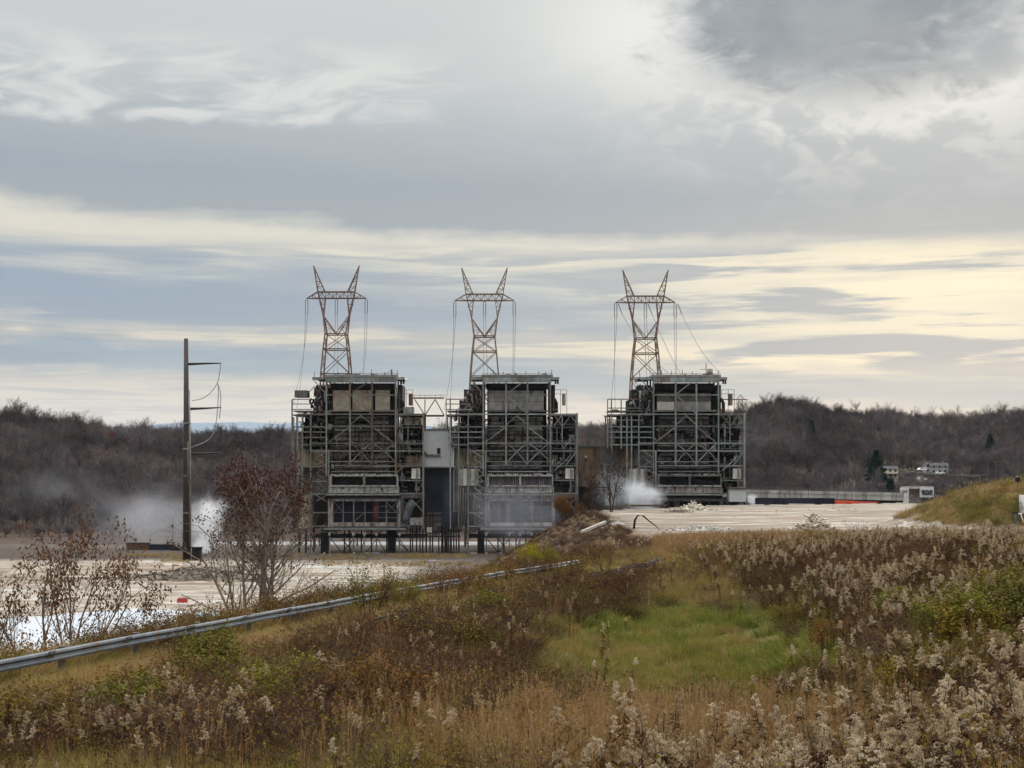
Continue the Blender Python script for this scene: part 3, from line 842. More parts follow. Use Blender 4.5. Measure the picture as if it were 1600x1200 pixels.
    for u in ((540,) if kind == 1 else (400, 540)): B.pipe([(u + 10, 840, 2.5), (u + 10, 964, 2.5)], .95 if kind == 1 else .8, m_red if kind == 1 else m_casC, 'downpipe')
    for w in (870, 905, 936): B.bar('girder', 304 if w == 905 else 560, w, 674, w, 1.6, .2, m_steel_d)
    for a in ((306, 845, 358, 905), (358, 845, 306, 905), (420, 960, 486, 900), (612, 905, 672, 845), (612, 845, 672, 905)): B.bar('brace', *a, 1.8, .2, m_steel_d)
    B.box('floor_deck', 250, 995, 726, 1008, -.8, 20, m_dark); B.bar('girder', 248, 1000, 728, 1000, -1.0, .55, m_steel)
    B.box('machine', 705, 824, 826, 980, 8, 16, m_dark)
    B.pipe([(768, 842, 3), (742, 880, 3), (722, 930, 3), (716, 962, 3)], 1.5, M("blue_grey_pipe", (.10, .115, .13), (.06, .07, .08), .5) if kind == 1 else m_dark)
    B.box('hopper', 748, 938, 828, 980, 2.5, 7, m_ledge)
    for a in ((700, 826, 760, 880), (760, 826, 826, 900), (700, 980, 826, 930), (730, 900, 826, 820)): B.bar('brace', *a, .9, .22, m_steel_d)
    # --- legs and cross bracing under the floor
    for u0, u1 in ((226, 266), (620, 662)): B.box('pier', u0, 1009, u1, 1150, 1, 6, m_black)
    for u in (280, 420, 485, 555, 690):
        q = B.bar('post', u, 1008, u, 1148, .4 + J(.1), .34, m_steel_d); B.box('cap_plate', u - 6, 1022, u + 6, 1038, -.2, .6, m_pale, None)
    for u in (164, 350, 386, 460, 520, 600, 745, 762, 780, 806, 820, 836):
        B.bar('post', u, 985, u, 1148, 2.5 + rn.random() * 8, .42, m_dark)
    B.bar('girder', 160, 1050, 840, 1050, 3.0, .7, m_dark); B.bar('girder', 160, 1050, 840, 1050, 15.0, .7, m_dark)
    for a in ((285, 1060, 350, 1140), (350, 1060, 420, 1140), (420, 1060, 352, 1140), (485, 1060, 460, 1140), (490, 1140, 555, 1062), (560, 1062, 610, 1140), (690, 1066, 740, 1130), (668, 1062, 745, 1140)):
        B.bar('brace', *a, 1.4, .26, m_dark)
    if kind == 1:
        for u in (92, 132): B.bar('post', u, 1000, u, 1148, 4.0, .6, m_dark)
    for i in range(10):
        u = rn.uniform(180, 820); B.box('footing', u, 1138, u + rn.uniform(8, 22), 1152, -1.2 + J(.6), .6 + J(.3), m_casB)
    if kind == 2:
        for u in (28, 45, 62, 80, 100, 118, 136): B.bar('post', u - 40, 985, u - 40, 1148, 2.5 + rn.random() * 6, .42, m_dark)
    return B


B1 = boiler(565, 450, 1.0, "gutted boiler house with rust-streaked beige upper panels and olive tanks beside the steel pole", 1, 1)
B2 = boiler(808.5, 450, .968, "gutted boiler house with grey upper panels between the two other boiler houses", 2, 2)
B3 = boiler(1073, 450, .938, "blackened boiler house with a short stack on its roof, behind the concrete slab", 3, 3)

# ------------------------------------------------------------------ between the boilers
def pxbox(name, x0, y0, x1, y1, D, depth, mat, parent=None):
    a = P(x0, y1, D); b_ = P(x1, y0, D)
    return MB().box((a.x, D, a.z), (b_.x, D + depth, b_.z)).build(name, mat, parent)


def ground_pt(px, py, d): # on the ground below that pixel column at distance d
    x = (px - 800) / F * d; return Vector((x, d, float(ground_z(np.array([x]), np.array([d]))[0])))


def rebase(root, kids):
    for k in kids:
        k.parent = root
        k.matrix_parent_inverse = Matrix.Translation(-root.location)


m_corr, b = new_mat("corrugated_sheet")
w_ = X.nt.nodes.new('ShaderNodeTexWave'); w_.bands_direction = 'X'; w_.inputs['Scale'].default_value = 1.1; X.nt.links.new(wpos().s, w_.inputs['Vector'])
k = noise(vscale(wpos(), (1, 1, .2)), .7, 7, .6)
X.nt.links.new(mix(k, (.50, .51, .52), (.36, .37, .38)).s, b.inputs['Base Color']); b.inputs['Roughness'].default_value = .5
bump(b, X(w_.outputs['Fac']), .8, .12)

r = empty("transfer_house", ground_pt(684, 0, 456), "pale grey corrugated shed raised on dark legs between the first two boiler houses", "shed")
ks = [pxbox("cladding", 662, 672, 707.5, 729, 456, 12, m_corr), pxbox("eave", 661, 670.5, 708.5, 672.2, 455.7, 12.6, m_steel_d),
      pxbox("hatch", 683, 700, 688, 709, 455.6, .6, m_dark), pxbox("lower_wall", 664, 730.5, 708, 800, 459, 9, m_blue),
      pxbox("lower_wall", 690, 800, 716, 822, 457, 9, m_blue), pxbox("floor_deck", 662, 729, 722, 731, 455.5, 12, m_steel)]
mb = MB().tube([P(663, 706, 455.5), P(668, 711, 455.5), P(688, 711.5, 455.5)], .35, 8); ks.append(mb.build("pipe", m_steel_d))
for px in (666, 672, 676, 692, 697, 701, 705, 709, 713, 717):
    ks.append(MB().bar(P(px, 798 if px < 690 else 820, 458), P(px, 865, 458), .45).build("post", m_dark))
for py in (805, 815, 830, 838): ks.append(MB().bar(P(664, py, 457.5), P(720, py, 457.5), .4).build("girder", m_dark))
for px, py in ((667, 824), (671, 824)): ks.append(pxbox("cap_plate", px, py, px + 4, py + 8, 457.2, .4, m_pale))
rebase(r, ks)

r = empty("conveyor_bridge", P(670, 650, 458), "dark open truss bridge carried high between the first two boiler houses", "truss bridge")
ks = []
for py, t in ((622, .45), (650, .5)):
    for d in (457, 461): ks.append(MB().bar(P(645, py, d), P(694, py, d), t).build("chord", m_rust))
for i, (a, c_) in enumerate((((648, 624), (664, 649)), ((664, 649), (680, 624)), ((680, 624), (694, 649)), ((664, 624), (664, 649)))):
    for d in (457, 461): ks.append(MB().bar(P(*a, d), P(*c_, d), .3).build("brace", m_rust))
for d in (457, 461): ks.append(MB().bar(P(645, 617.5, d), P(696, 617.5, d), .12).build("railing", m_rust))
for px in range(648, 696, 8): ks.append(MB().bar(P(px, 617.5, 457), P(px, 622, 457), .1).build("railing", m_rust))
ks.append(MB().bar(P(645, 649, 459), P(694, 649, 459), 3.6, .2).build("walkway", m_dark))
rebase(r, ks)

r = empty("gas_duct", P(935, 760, 470), "dark brown rusted duct box joining the second and third boiler houses", "duct")
ks = [pxbox("duct_body", 902, 698, 942, 760, 466, 12, m_umber), pxbox("duct_skirt", 905, 760, 950, 800, 468, 12, m_dark), pxbox("flange", 901, 696, 943, 698.5, 465.6, 12.6, m_steel_d),
      pxbox("bracket", 914, 712, 917, 716, 465.5, .6, m_pale)]
mb = MB(); c0 = P(978, 0, 462); n = 24
pr = P(1003, 0, 462).x - c0.x
mb.tube([(c0.x, 462, P(0, 724.5, 462).z), (c0.x, 462, P(0, 697.5, 462).z)], pr, 32); ks.append(mb.build("drum", m_casD))
ks.append(pxbox("duct_body", 938, 697.5, 972, 724.3, 459, 9, m_casD))
ks.append(MB().bar(P(970, 704, 457.8), P(972, 712, 457.8), .7).build("hatch", m_dark))
for px in (946, 955, 963, 972, 985, 996): ks.append(MB().bar(P(px, 724, 460), P(px, 790, 460), .4).build("post", m_steel))
ks.append(pxbox("window_band", 946, 727, 1000, 742, 463, 1, m_casB)); ks.append(pxbox("wall_panel", 946, 745, 1000, 790, 463.5, 1, m_casB))
rebase(r, ks)

r = empty("hopper_shed", ground_pt(1152, 0, 445), "small grey corrugated bin on short legs at the right foot of the third boiler house", "bin")
ks = [pxbox("bin_body", 1140, 764, 1165.5, 784, 447, 6, m_corr), pxbox("bin_lid", 1139, 761.5, 1166.5, 764, 446.6, 7, m_rust)]
for px in (1143, 1152, 1163): ks.append(MB().bar(P(px, 784, 448), P(px, 800, 448), .4).build("leg", m_dark))
rebase(r, ks)
# light gantry to the right of boiler 3
r = empty("roof_gantry", P(1150, 646, 452), "thin red gantry rail with a small peaked frame on top of the third boiler house", "gantry")
ks = [MB().bar(P(1128, 624, 452), P(1168, 624.5, 452), .3).build("rail", m_rust), MB().bar(P(1150, 625, 452), P(1157, 617, 452), .18).build("brace", m_rust), MB().bar(P(1157, 617, 452), P(1164, 625, 452), .18).build("brace", m_rust)]
for px in (1154, 1160): ks.append(MB().bar(P(px, 624, 452), P(px, 646, 452), .16).build("post", m_steel_d))
rebase(r, ks)

# ================================================================== lattice towers
m_twr = M("weathered_red_lattice", (.085, .050, .042), (.14, .075, .05), .25, .7)
m_twy = M("yellowed_lattice", (.17, .12, .065), (.095, .055, .045), .3, .7)
m_ins = M("grey_insulator", (.16, .17, .17), (.11, .115, .12), 1.5, .4)
m_wire = M("aluminium_cable", (.20, .21, .22), (.15, .155, .16), 1, .5)


def lattice(mb, A, B_, C_, D_, n, t, cross=True):
    """one face between chords A-B and C-D"""
    A, B_, C_, D_ = map(Vector, (A, B_, C_, D_))
    for i in range(n):
        p0, p1 = A.lerp(B_, i / n), A.lerp(B_, (i + 1) / n); q0, q1 = C_.lerp(D_, i / n), C_.lerp(D_, (i + 1) / n)
        if cross: mb.bar(p0, q1, t); mb.bar(q0, p1, t)
        elif i % 2: mb.bar(p0, q1, t)
        else: mb.bar(q0, p1, t)
        mb.bar(p1, q1, t)


def tower(cx, D, dy, label, mat, extra):
    s = D / F; x0 = P(cx, 0, D).x
    root = empty("transmission_tower", (x0, D, PAD), label, "pylon", "lattice pylons behind the boiler houses")
    z = lambda Y: (HY - (390 + dy + Y / 4)) * s - PAD            # enlarged elevation, 4 units to a pixel
    h = lambda X_: X_ / 4 * s
    lv_ = [(z(530), h(64)), (z(625), h(75)), (z(780), h(88)), (z(1050), h(100)), (z(1400), h(110)), (0.0, h(120))]
    # body
    for sxn in (-1, 1):
        for syn in (-1, 1):
            mb = MB()
            for (za, ha), (zb, hb) in zip(lv_[:-1], lv_[1:]): mb.bar((sxn * ha, syn * ha * .85, za), (sxn * hb, syn * hb * .85, zb), .46)
            mb.build("leg", mat, root)
    for k, ((za, ha), (zb, hb)) in enumerate(zip(lv_[:-1], lv_[1:])):
        for syn in (-1, 1):
            mb = MB(); ya, yb = syn * ha * .85, syn * hb * .85
            mb.bar((-ha, ya, za), (hb, yb, zb), .2); mb.bar((ha, ya, za), (-hb, yb, zb), .2)
            if k >= 2:
                zm = (za + zb) / 2; hm = (ha + hb) / 2; ym = (ya + yb) / 2
                mb.bar((-hm, ym, zm), (hm, ym, zm), .13)
                mb.bar((-(hm + ha) / 2, ya, (za + zm) / 2), ((hm + ha) / 2, ya, (za + zm) / 2), .09)
            mb.build("face_bracing", mat, root)
            mb = MB(); mb.bar((syn * ha, -ha * .85, za), (syn * hb, hb * .85, zb), .16); mb.bar((syn * ha, ha * .85, za), (syn * hb, -hb * .85, zb), .16); mb.build("side_bracing", mat, root)
        mb = MB()
        for syn in (-1, 1):
            mb.bar((-ha, syn * ha * .85, za), (ha, syn * ha * .85, za), .34); mb.bar((syn * ha, -ha * .85, za), (syn * ha, ha * .85, za), .24)
        mb.build("waist_ring", m_rust, root)
    # the open window: two slanting lattice columns, crossing at the waist
    zt, zb_, zk, zw = z(265), z(305), z(415), z(530)
    hw = h(64); dp = hw * .85
    for sxn in (-1, 1):
        mb = MB(); ot, ok = sxn * h(115), sxn * h(80)
        it_, ib = sxn * h(71), sxn * h(69)
        for syn in (-1, 1):
            yt, yk, yw = syn * 1.0, syn * 1.3, syn * dp
            mb.bar((ot, yt, zt), (ok, yk, zk), .36); mb.bar((ok, yk, zk), (sxn * hw, yw, zw), .36)
            mb.bar((ib, yt, zb_), (ok, yk, zk), .26)
            mb.bar((ok, yk, zk), (0, yw, zw), .28)
            lattice(mb, (ot, yt, zb_), (ok, yk, zk), (ib, yt, zb_), (ok, yk, zk), 3, .11, False)
            lattice(mb, (ok, yk, zk), (sxn * hw, yw, zw), (ok, yk, zk), (0, yw, zw), 3, .11, False)
        lattice(mb, (ot, -1, zt), (ok, -1.3, zk), (ot, 1, zt), (ok, 1.3, zk), 4, .11)
        mb.build("window_column", mat, root)
        mb = MB(); tip = Vector((sxn * h(143), 0, z(100)))
        for syn in (-1, 1):
            o_, i_ = (ot, syn * 1.0, zt), (it_, syn * 1.0, zt)
            mb.bar(o_, tip, .3); mb.bar(i_, tip, .3)
            lattice(mb, o_, tip, i_, tip, 5, .12, False)
        mb.build("peak", mat, root)
    mb = MB()
    for syn in (-1, 1):
        a = h(186); bt = h(115)
        mb.bar((-a, syn * .15, zb_), (-bt, syn, zt), .22); mb.bar((a, syn * .15, zb_), (bt, syn, zt), .22); mb.bar((-bt, syn, zt), (bt, syn, zt), .3)
        mb.bar((-a, syn * .15, zb_), (-bt, syn, zb_), .3); mb.bar((a, syn * .15, zb_), (bt, syn, zb_), .3); mb.bar((-bt, syn, zb_), (bt, syn, zb_), .3)
        lattice(mb, (-bt, syn, zt), (bt, syn, zt), (-bt, syn, zb_), (bt, syn, zb_), 10, .13, False)
        for sxn in (-1, 1): mb.bar((sxn * h(150), syn * .55, zb_), (sxn * h(150), syn * .55, (zt + zb_) / 2), .12); mb.bar((sxn * h(150), syn * .55, (zt + zb_) / 2), (sxn * bt, syn, zb_), .12)
    mb.build("crossarm", mat, root)
    # insulator strings and the cables they hold
    for k, (xo, name) in enumerate(((-186, 'left'), (0, 'middle'), (186, 'right'))):
        mb = MB()
        for dx in (-.42, .42):
            n_ = 15; zz0, zz1 = zb_ - .5, z(400)
            pts, rad = [], []
            for i in range(n_):
                za = zz0 + (zz1 - zz0) * i / n_; dz = (zz1 - zz0) / n_
                pts += [(h(xo) + dx, 0, za), (h(xo) + dx, 0, za + dz * .45), (h(xo) + dx, 0, za + dz * .5)]; rad += [.10, .10, .22]
            mb.tube(pts, rad, 6)
        mb.bar((h(xo) - .42, 0, zz1), (h(xo) + .42, 0, zz1), .16); mb.bar((h(xo) - .42, 0, zb_ - .4), (h(xo) + .42, 0, zb_ - .4), .16)
        mb.build("insulator", m_ins, root)
        for q in ((0, 1) if extra != 1 or k == 1 else (0, 1)):
            mb = MB(); pts = []
            for i in range(13):
                f = i / 12; dx = (-1.5 - 1.8 * f if xo < 0 else 1.2 if xo == 0 else -1.5 * f) * f * (1 if q else .25)
                pts.append((h(xo) + dx + (.35 if q else -.35), -.5 - 14 * f * f, zz1 + (z(1000) - zz1) * f))
            mb.tube(pts, .085, 5)
            o = mb.build("dropper_cable", m_wire); o.location = (x0, D, PAD)
            tag(o, f"thin grey cable hanging from the {name} insulator of the {extra_name[extra]}", "cable", f"cables under the {name} insulator of the {extra_name[extra]}")
    if extra == 3:
        for xo, ex, ey in ((-186, 100, 640), (0, 262, 780), (186, 410, 640)):
            mb = MB(); n_ = 12
            a = Vector((h(xo) + .9, 0, zb_ - .4)); e = Vector((h(xo) + h(65) * .62, -1.5, z(385)))
            pts, rad = [], []
            for i in range(n_):
                p = a.lerp(e, i / n_); q = a.lerp(e, (i + .5) / n_); pts += [p, q, q]; rad += [.1, .1, .22]
            mb.tube(pts, rad, 6); mb.build("insulator", m_ins, root)
            mb = MB(); f_ = Vector((h(ex), -22, z(ey + 130))); pts = []
            for i in range(15):
                t_ = i / 14; p = e.lerp(f_, t_); p.z -= math.sin(math.pi * t_) * 2.2; pts.append(p)
            mb.tube(pts, .10, 5); o = mb.build("slack_cable", m_wire); o.location = (x0, D, PAD)
            tag(o, f"slanting cable sagging from the {'left arm' if xo < 0 else 'middle' if xo == 0 else 'right arm'} of the third pylon to the roof", "cable")
    return root


extra_name = {1: "first pylon", 2: "second pylon", 3: "third pylon"}
tower(525.7, 483, 0, "dark red-brown lattice pylon above the boiler house with rust-streaked panels", m_twr, 1)
tower(757, 489, 3.5, "lattice pylon with yellowed lower legs above the middle boiler house", m_twy, 2)
tower(1008.5, 495, 6.5, "lattice pylon with slanting slack cables above the blackened boiler house", m_twy, 3)

# ================================================================== steel pole on the left
m_pole = M("dark_weathering_steel", (0.025, 0.014, 0.012), (0.014, 0.009, 0.009), .3, .65)
D = 420
base_ = ground_pt(292, 0, D)
r = empty("steel_pole", base_, "tall dark steel transmission pole with three arms rising from the pale ground", "power pole")
zt = P(0, 529, D).z - base_.z; xo = lambda px: P(px, 0, D).x - base_.x
zz = lambda py: P(0, py, D).z - base_.z
MB().tube([(0, 0, -.3), (-.1, 0, zt * .5), (-.25, 0, zt)], [1.25, .95, .62], 12).build("shaft", m_pole, r, True)
MB().tube([(xo(297.6), -.4, zz(855)), (xo(297.2), -.4, zz(700)), (xo(296), -.4, zz(610))], [.34, .32, .26], 8).build("conduit", m_steel_d, r, True)
MB().tube([(xo(295.2), -1.1, zz(760)), (xo(294.8), -1.0, zz(690))], .18, 6).build("conduit", m_steel, r, True)
for py in (567.5, 637.5, 708): MB().tube([(0, 0, zz(py + 1.5)), (xo(320), 0, zz(py + .5)), (xo(345.5), 0, zz(py - .8 if py > 600 else py))], [.42, .3, .16], 8).build("arm", m_pole, r, True)
for py in (660, 700, 742, 800): MB().tube([(0, 0, zz(py)), (0, 0, zz(py + 2.5))], 1.2, 12).build("collar", m_steel_d, r)
def cable(name, pts, rad, label, d=D):
    w = [P(*p, d - .5) for p in pts]
    # smooth the polyline
    for _ in range(2):
        q = [w[0]]
        for a, c_ in zip(w[:-1], w[1:]): q += [a.lerp(c_, .25), a.lerp(c_, .75)]
        w = q + [w[-1]]
    o = MB().tube(w, rad, 5).build(name, m_wire); return tag(o, label, "cable")
cable("jumper_cable", [(345, 568), (343, 585), (340, 599), (331, 612), (318, 623), (300, 626)], .12, "curved cable looping from the top arm tip back to the pole")
cable("jumper_cable", [(340, 599), (345, 612), (345, 632), (343, 655)], .13, "pale cable hanging straight between the top and middle arms of the pole")
cable("jumper_cable", [(341, 600), (341, 630), (338, 660), (334, 678), (322, 691), (303, 697), (298, 700)], .13, "pale cable curving past the middle arm down to the lowest arm")
o = MB().box((-1.2, -1, 0), (1.5, 1, 3.6)).box((-1.4, -1.2, 3.6), (1.7, 1.2, 3.85)).build("junction_box", m_dark, None); o.location = ground_pt(307, 0, 418)
tag(o, "dark electrical cabinet on the ground beside the steel pole", "cabinet")

# containers and wagons by the river
def container(x0, x1, y0, y1, mat, label):
    d = 470
    a = ground_pt((x0 + x1) / 2, 0, d)
    w = (x1 - x0) / F * d; hgt = (y1 - y0) / F * d
    r = empty("skip_container", a, label, "container")
    mb = MB().box((-w / 2, 0, .15), (w / 2, 2.6, hgt)).build("container_body", mat, r)
    mb = MB()
    for i in range(11): mb.box((-w / 2 + w * (i + .3) / 11, -.14, .2), (-w / 2 + w * (i + .6) / 11, 0, hgt - .1))
    mb.build("side_ribs", mat, r); MB().box((-w / 2 - .1, -.2, hgt), (w / 2 + .1, 2.8, hgt + .22)).build("top_rail", m_dark, r)
container(197, 232, 851, 861, m_rust, "rust-red open container on the far ground left of the steel pole")
container(233, 267, 852, 860, m_blue, "blue-black container beside the rust-red one near the steel pole")
for i, (px, w, h_) in enumerate(((272, 2.2, 1.3), (279, 1.5, 1.0), (286, 2.0, .9))):
    a = ground_pt(px, 0, 468); mb = MB().box((-w / 2, 0, 0), (w / 2, 1.6, h_)).box((-w * .3, .2, h_), (w * .2, 1.2, h_ * 1.6)); o = mb.build("scrap_bin", m_dark); o.location = a
    tag(o, ["low dark scrap bin nearest the blue-black container", "small dark scrap bin in the middle of three by the pole", "low dark scrap bin nearest the steel pole"][i], "bin")
o = MB().tube([(0, 0, 0), (.1, 0, 10.5)], [.12, .08], 6).build("lamp_pole", m_steel); o.location = ground_pt(270, 0, 474); tag(o, "thin pale lamp pole standing in the steam by the containers", "pole")

# ================================================================== guard rails
m_galv = M("galvanised_rail", (0.156, 0.175, 0.193), (0.094, 0.106, 0.119), 1.3, .5, .35, c3=(.13, .085, .055), c3amt=.35)
m_galv_d = M("dull_rail", (.15, .165, .18), (.08, .085, .09), 1.0, .5, .4, c3=(.09, .06, .04), c3amt=.5)
m_wpost = M("weathered_post", (.10, .085, .07), (.06, .05, .042), 3, .85)


def rail(pts, label, mat, post_every=1.9, side=1.0, lift=0.0):
    """w-beam along the points given as beam centres"""
    pts = [Vector(p) for p in pts]
    if lift:
        for p in pts: p.z = float(ground_z(np.array([p.x]), np.array([p.y]))[0]) + lift
    r = empty("guardrail", (pts[0].x, pts[0].y, pts[0].z), label, "guardrail", "guardrails along the overgrown road")
    prof = [(0, .155), (.075, .125), (.085, .075), (.02, .03), (.01, 0), (.02, -.03), (.085, -.075), (.075, -.125), (0, -.155)]
    mb = MB(); n = len(prof)
    o0 = pts[0]
    vs = []
    for i, p in enumerate(pts):
        d = (pts[min(i + 1, len(pts) - 1)] - pts[max(0, i - 1)]); d.z = 0; d.normalize()
        nn = Vector((d.y, -d.x, 0)) * side
        for a, z_ in prof: vs.append(tuple(p - o0 + nn * a + Vector((0, 0, z_))))
        for a, z_ in reversed(prof): vs.append(tuple(p - o0 + nn * (a - .012) + Vector((0, 0, z_ * .99))))
    fs = []
    for i in range(len(pts) - 1):
        for k in range(2 * n):
            k2 = (k + 1) % (2 * n); a = i * 2 * n
            fs.append((a + k, a + k2, a + 2 * n + k2, a + 2 * n + k))
    mb.add(vs, fs); mb.build("beam", mat, r)
    jr = random.Random(len(pts)); k = 3
    while k < len(pts) - 1:
        a, c_ = pts[k], pts[k + 1]; d = (c_ - a).normalized(); nn = Vector((d.y, -d.x, 0)) * side
        mb = MB()
        for za, zb, off in ((.075, .15, .095), (-.15, -.075, .095), (-.06, .06, .022)):
            p = a - o0 + nn * off; q = p + d * .34; mb.bar(p + Vector((0, 0, (za + zb) / 2)), q + Vector((0, 0, (za + zb) / 2)), .02, zb - za)
        for bz in (.1, -.1):
            for bd in (.06, .26): p = a - o0 + d * bd + nn * .1 + Vector((0, 0, bz)); mb.bar(p, p + nn * .03, .035)
        mb.build("splice_plate", m_wpost if jr.random() < .3 else m_galv_d, r); k += 4
    tot = 0.0
    for a, c_ in zip(pts[:-1], pts[1:]):
        L = (c_ - a).length; tot += L
        if tot >= post_every:
            tot = 0
            d = (c_ - a).normalized(); nn = Vector((d.y, -d.x, 0)) * side
            p = c_ - nn * .14
            g = float(ground_z(np.array([p.x]), np.array([p.y]))[0])
            q = MB().box((-.075, -.09, g - p.z - .1), (.075, .09, .19)).build("post", m_wpost, r); q.location = p - o0
    return r


ys = np.arange(22, 113, 1.0)
rail([(rail_x(y) + .0, y, float(rail_z(y)) + .02 * math.sin(y * .41) * math.sin(y * .13)) for y in ys], "long galvanised guardrail running along the drop to the pale ground", m_galv, 3.7)
p0, p1 = P(585, 971, 48), P(656, 955, 54)
rail([p0.lerp(p1, t_) for t_ in np.linspace(0, 1, 8)], "short broken guardrail piece on posts among the brown brambles", m_galv_d, 2.0, -1, .62)
p0, p1 = P(922, 898, 82), P(1032, 880, 95)
rail([p0.lerp(p1, t_) + Vector((0, 0, -.12 * math.sin(t_ * 3.1))) for t_ in np.linspace(0, 1, 15)], "dark sagging guardrail piece where the road meets the meadow", m_galv_d, 3.0, -1, .72)

# ================================================================== things on the slab and in the pond
m_conc = M("broken_concrete", (.42, .40, .36), (.28, .26, .23), 2.0, .9, bmp=.4)
m_timber = M("bleached_timber", (.46, .42, .35), (.30, .26, .20), 1.5, .85)
m_dirt = M("dirty_rubble", (.20, .165, .125), (.06, .046, .035), .45, .9, vary=0)

a = P(293, 972, 255); o = MB().box((-.95, -.6, -1.2), (.95, .6, 1.0)).box((-1.05, -.7, 1.0), (1.05, .7, 1.15)).build("concrete_pillar", M("stained_pillar", (.20, .16, .12), (.12, .095, .07), 1.2, .9)); o.location = (a.x, a.y, PZ)
tag(o, "square brown stub of a pillar standing in the pale pond", "pillar")
a = ground_pt(285, 0, 292); o = MB().box((-1.0, -.5, 0), (1.0, .5, .75)).box((-.8, -.52, .75), (.8, .52, .9)).build("red_crate", M("red_plastic", (.38, .03, .03), (.28, .025, .025), 2, .5)); o.location = a
tag(o, "small red box lying on the pale ground by the pond", "box")


def shards(n, rx, ry, h_, smin, smax, seed, flat=.4, long=1.0):
    """a heap of broken slabs and beams as one pile"""
    rn = random.Random(seed); mb = MB()
    # core mound
    k = 18; ring = [[(rx * f * math.cos(t) * rn.uniform(.8, 1.1), ry * f * math.sin(t) * rn.uniform(.8, 1.1), h_ * .75 * (1 - f ** 1.3)) for t in np.linspace(0, 2 * math.pi, k, endpoint=False)] for f in (1.0, .7, .4, .12)]
    o = 0; vs = [p for r_ in ring for p in r_]; fs = [(i * k + j, i * k + (j + 1) % k, (i + 1) * k + (j + 1) % k, (i + 1) * k + j) for i in range(3) for j in range(k)] + [tuple(3 * k + j for j in range(k))]
    mb.add(vs, fs)
    for i in range(n):
        f = rn.random() ** .7; t = rn.uniform(0, 2 * math.pi)
        c_ = Vector((rx * f * math.cos(t), ry * f * math.sin(t), h_ * (1 - f) * rn.uniform(.6, 1.05)))
        d = Vector((rn.uniform(-1, 1), rn.uniform(-.6, .6), rn.uniform(-flat, flat) + (.0 if rn.random() < .85 else .8))).normalized()
        L = rn.uniform(smin, smax) * (long if rn.random() < .5 else 1)
        mb.bar(c_ - d * L / 2, c_ + d * L / 2, rn.uniform(.12, .3) * smax, rn.uniform(.08, .22) * smax, (rn.uniform(-.5, .5), rn.uniform(-.5, .5), 1))
    return mb


def pile(px, d, n, rx, ry, h_, s0, s1, seed, mat, label, long=1.0, name="rubble_pile"):
    o = shards(n, rx, ry, h_, s0, s1, seed, long=long).build(name, mat); o.location = ground_pt(px, 0, d)
    return tag(o, label, "rubble pile")
pile(1272, 232, 300, 5.2, 3.0, 3.9, .5, 1.4, 4, m_timber, "large pale pile of broken boards on the near edge of the slab", 1.6)
pile(1085, 365, 60, 4.6, 2.5, 2.0, .7, 1.7, 5, m_timber, "small pile of pale timbers in front of the blackened boiler house", 1.5, "timber_pile")
pile(1060, 350, 40, 4.5, 2, .7, .4, 1.2, 15, m_dirt, "low brown rubble heap beside the small timber pile")
pile(1400, 236, 70, 6.0, 2.0, .9, .3, .9, 6, m_conc, "low grey rubble at the foot of the grassy mound")
pile(1095, 255, 60, 7.0, 1.5, .5, .4, 1.6, 8, m_conc, "flat strip of broken concrete lying across the slab", 1.5)
pile(965, 278, 40, 2.0, 1.2, .9, .3, .8, 9, m_conc, "heap of pale concrete lumps near the rim of the brown slope")
pile(300, 352, 320, 17, 7, 3.0, .5, 1.9, 10, m_dirt, "long brown heap of demolition rubble at the foot of the steel pole", 1.5)
pile(372, 345, 150, 9, 4, 2.6, .5, 1.7, 11, m_dirt, "brown debris heap with pale slabs behind the dark-leaved tree", 1.5)
pile(388, 322, 16, 3, 1.6, 1.0, .6, 1.6, 12, m_conc, "pair of pale concrete slabs just behind the dark-leaved tree")
pile(480, 395, 60, 8, 3, 1.2, .4, 1.5, 13, m_conc, "pale rubble bank in front of the rust-streaked boiler house")
pile(215, 350, 120, 13, 5, 1.0, .4, 1.4, 14, m_dirt, "flat brown debris field left of the steel pole")
o = MB().bar((-3.6, 0, .3), (3.6, .6, .95), .5, .45).build("concrete_beam", m_conc); o.location = ground_pt(930, 0, 268); o.rotation_euler = (0, R(-8), R(42)); tag(o, "single pale beam lying across the rim of the brown slope", "beam")
o = MB().tube([(-1.6, 0, 0), (-1.4, 0, 1.6), (-.9, 0, 2.4), (.2, .1, 2.3), (1.2, .2, 1.4), (2.2, .2, .7), (3.0, .3, 0)], [.22, .2, .17, .15, .12, .1, .07], 7).build("bent_root", m_dark, None, True); o.location = ground_pt(1004, 0, 262); tag(o, "dark bent root arching up from the slab's edge", "root")
# scattered bits: nobody could count these
mb = MB(); rn = random.Random(33)
bits = []
for i in range(900):
    if rn.random() < .55: y = rn.uniform(215, 405); x = rn.uniform(18, 130)
    else: y = rn.uniform(275, 430); x = rn.uniform(-115, -8)
    bits.append((x, y))
bx = np.array(bits); bz = ground_z(bx[:, 0], bx[:, 1]); be = edge_dist(bx[:, 0], bx[:, 1])
for (x, y), z_, e in zip(bits, bz, be):
    if z_ > -10.5 or (-27.5 < z_ < -12.5) or vnoise(np.array([x / 9]), np.array([y / 14]), 91)[0] < .12: continue
    L = rn.uniform(.15, 1.0); t = rn.uniform(0, 6.28)
    mb.bar((x - L * math.cos(t) / 2, y - L * math.sin(t) / 2, z_ + .02), (x + L * math.cos(t) / 2, y + L * math.sin(t) / 2, z_ + rn.uniform(.02, .14)), rn.uniform(.1, .4), rn.uniform(.05, .16))
tag(mb.build("debris", M("scattered_bits", (.34, .31, .26), (.12, .095, .07), .35, .9)), kind='stuff')
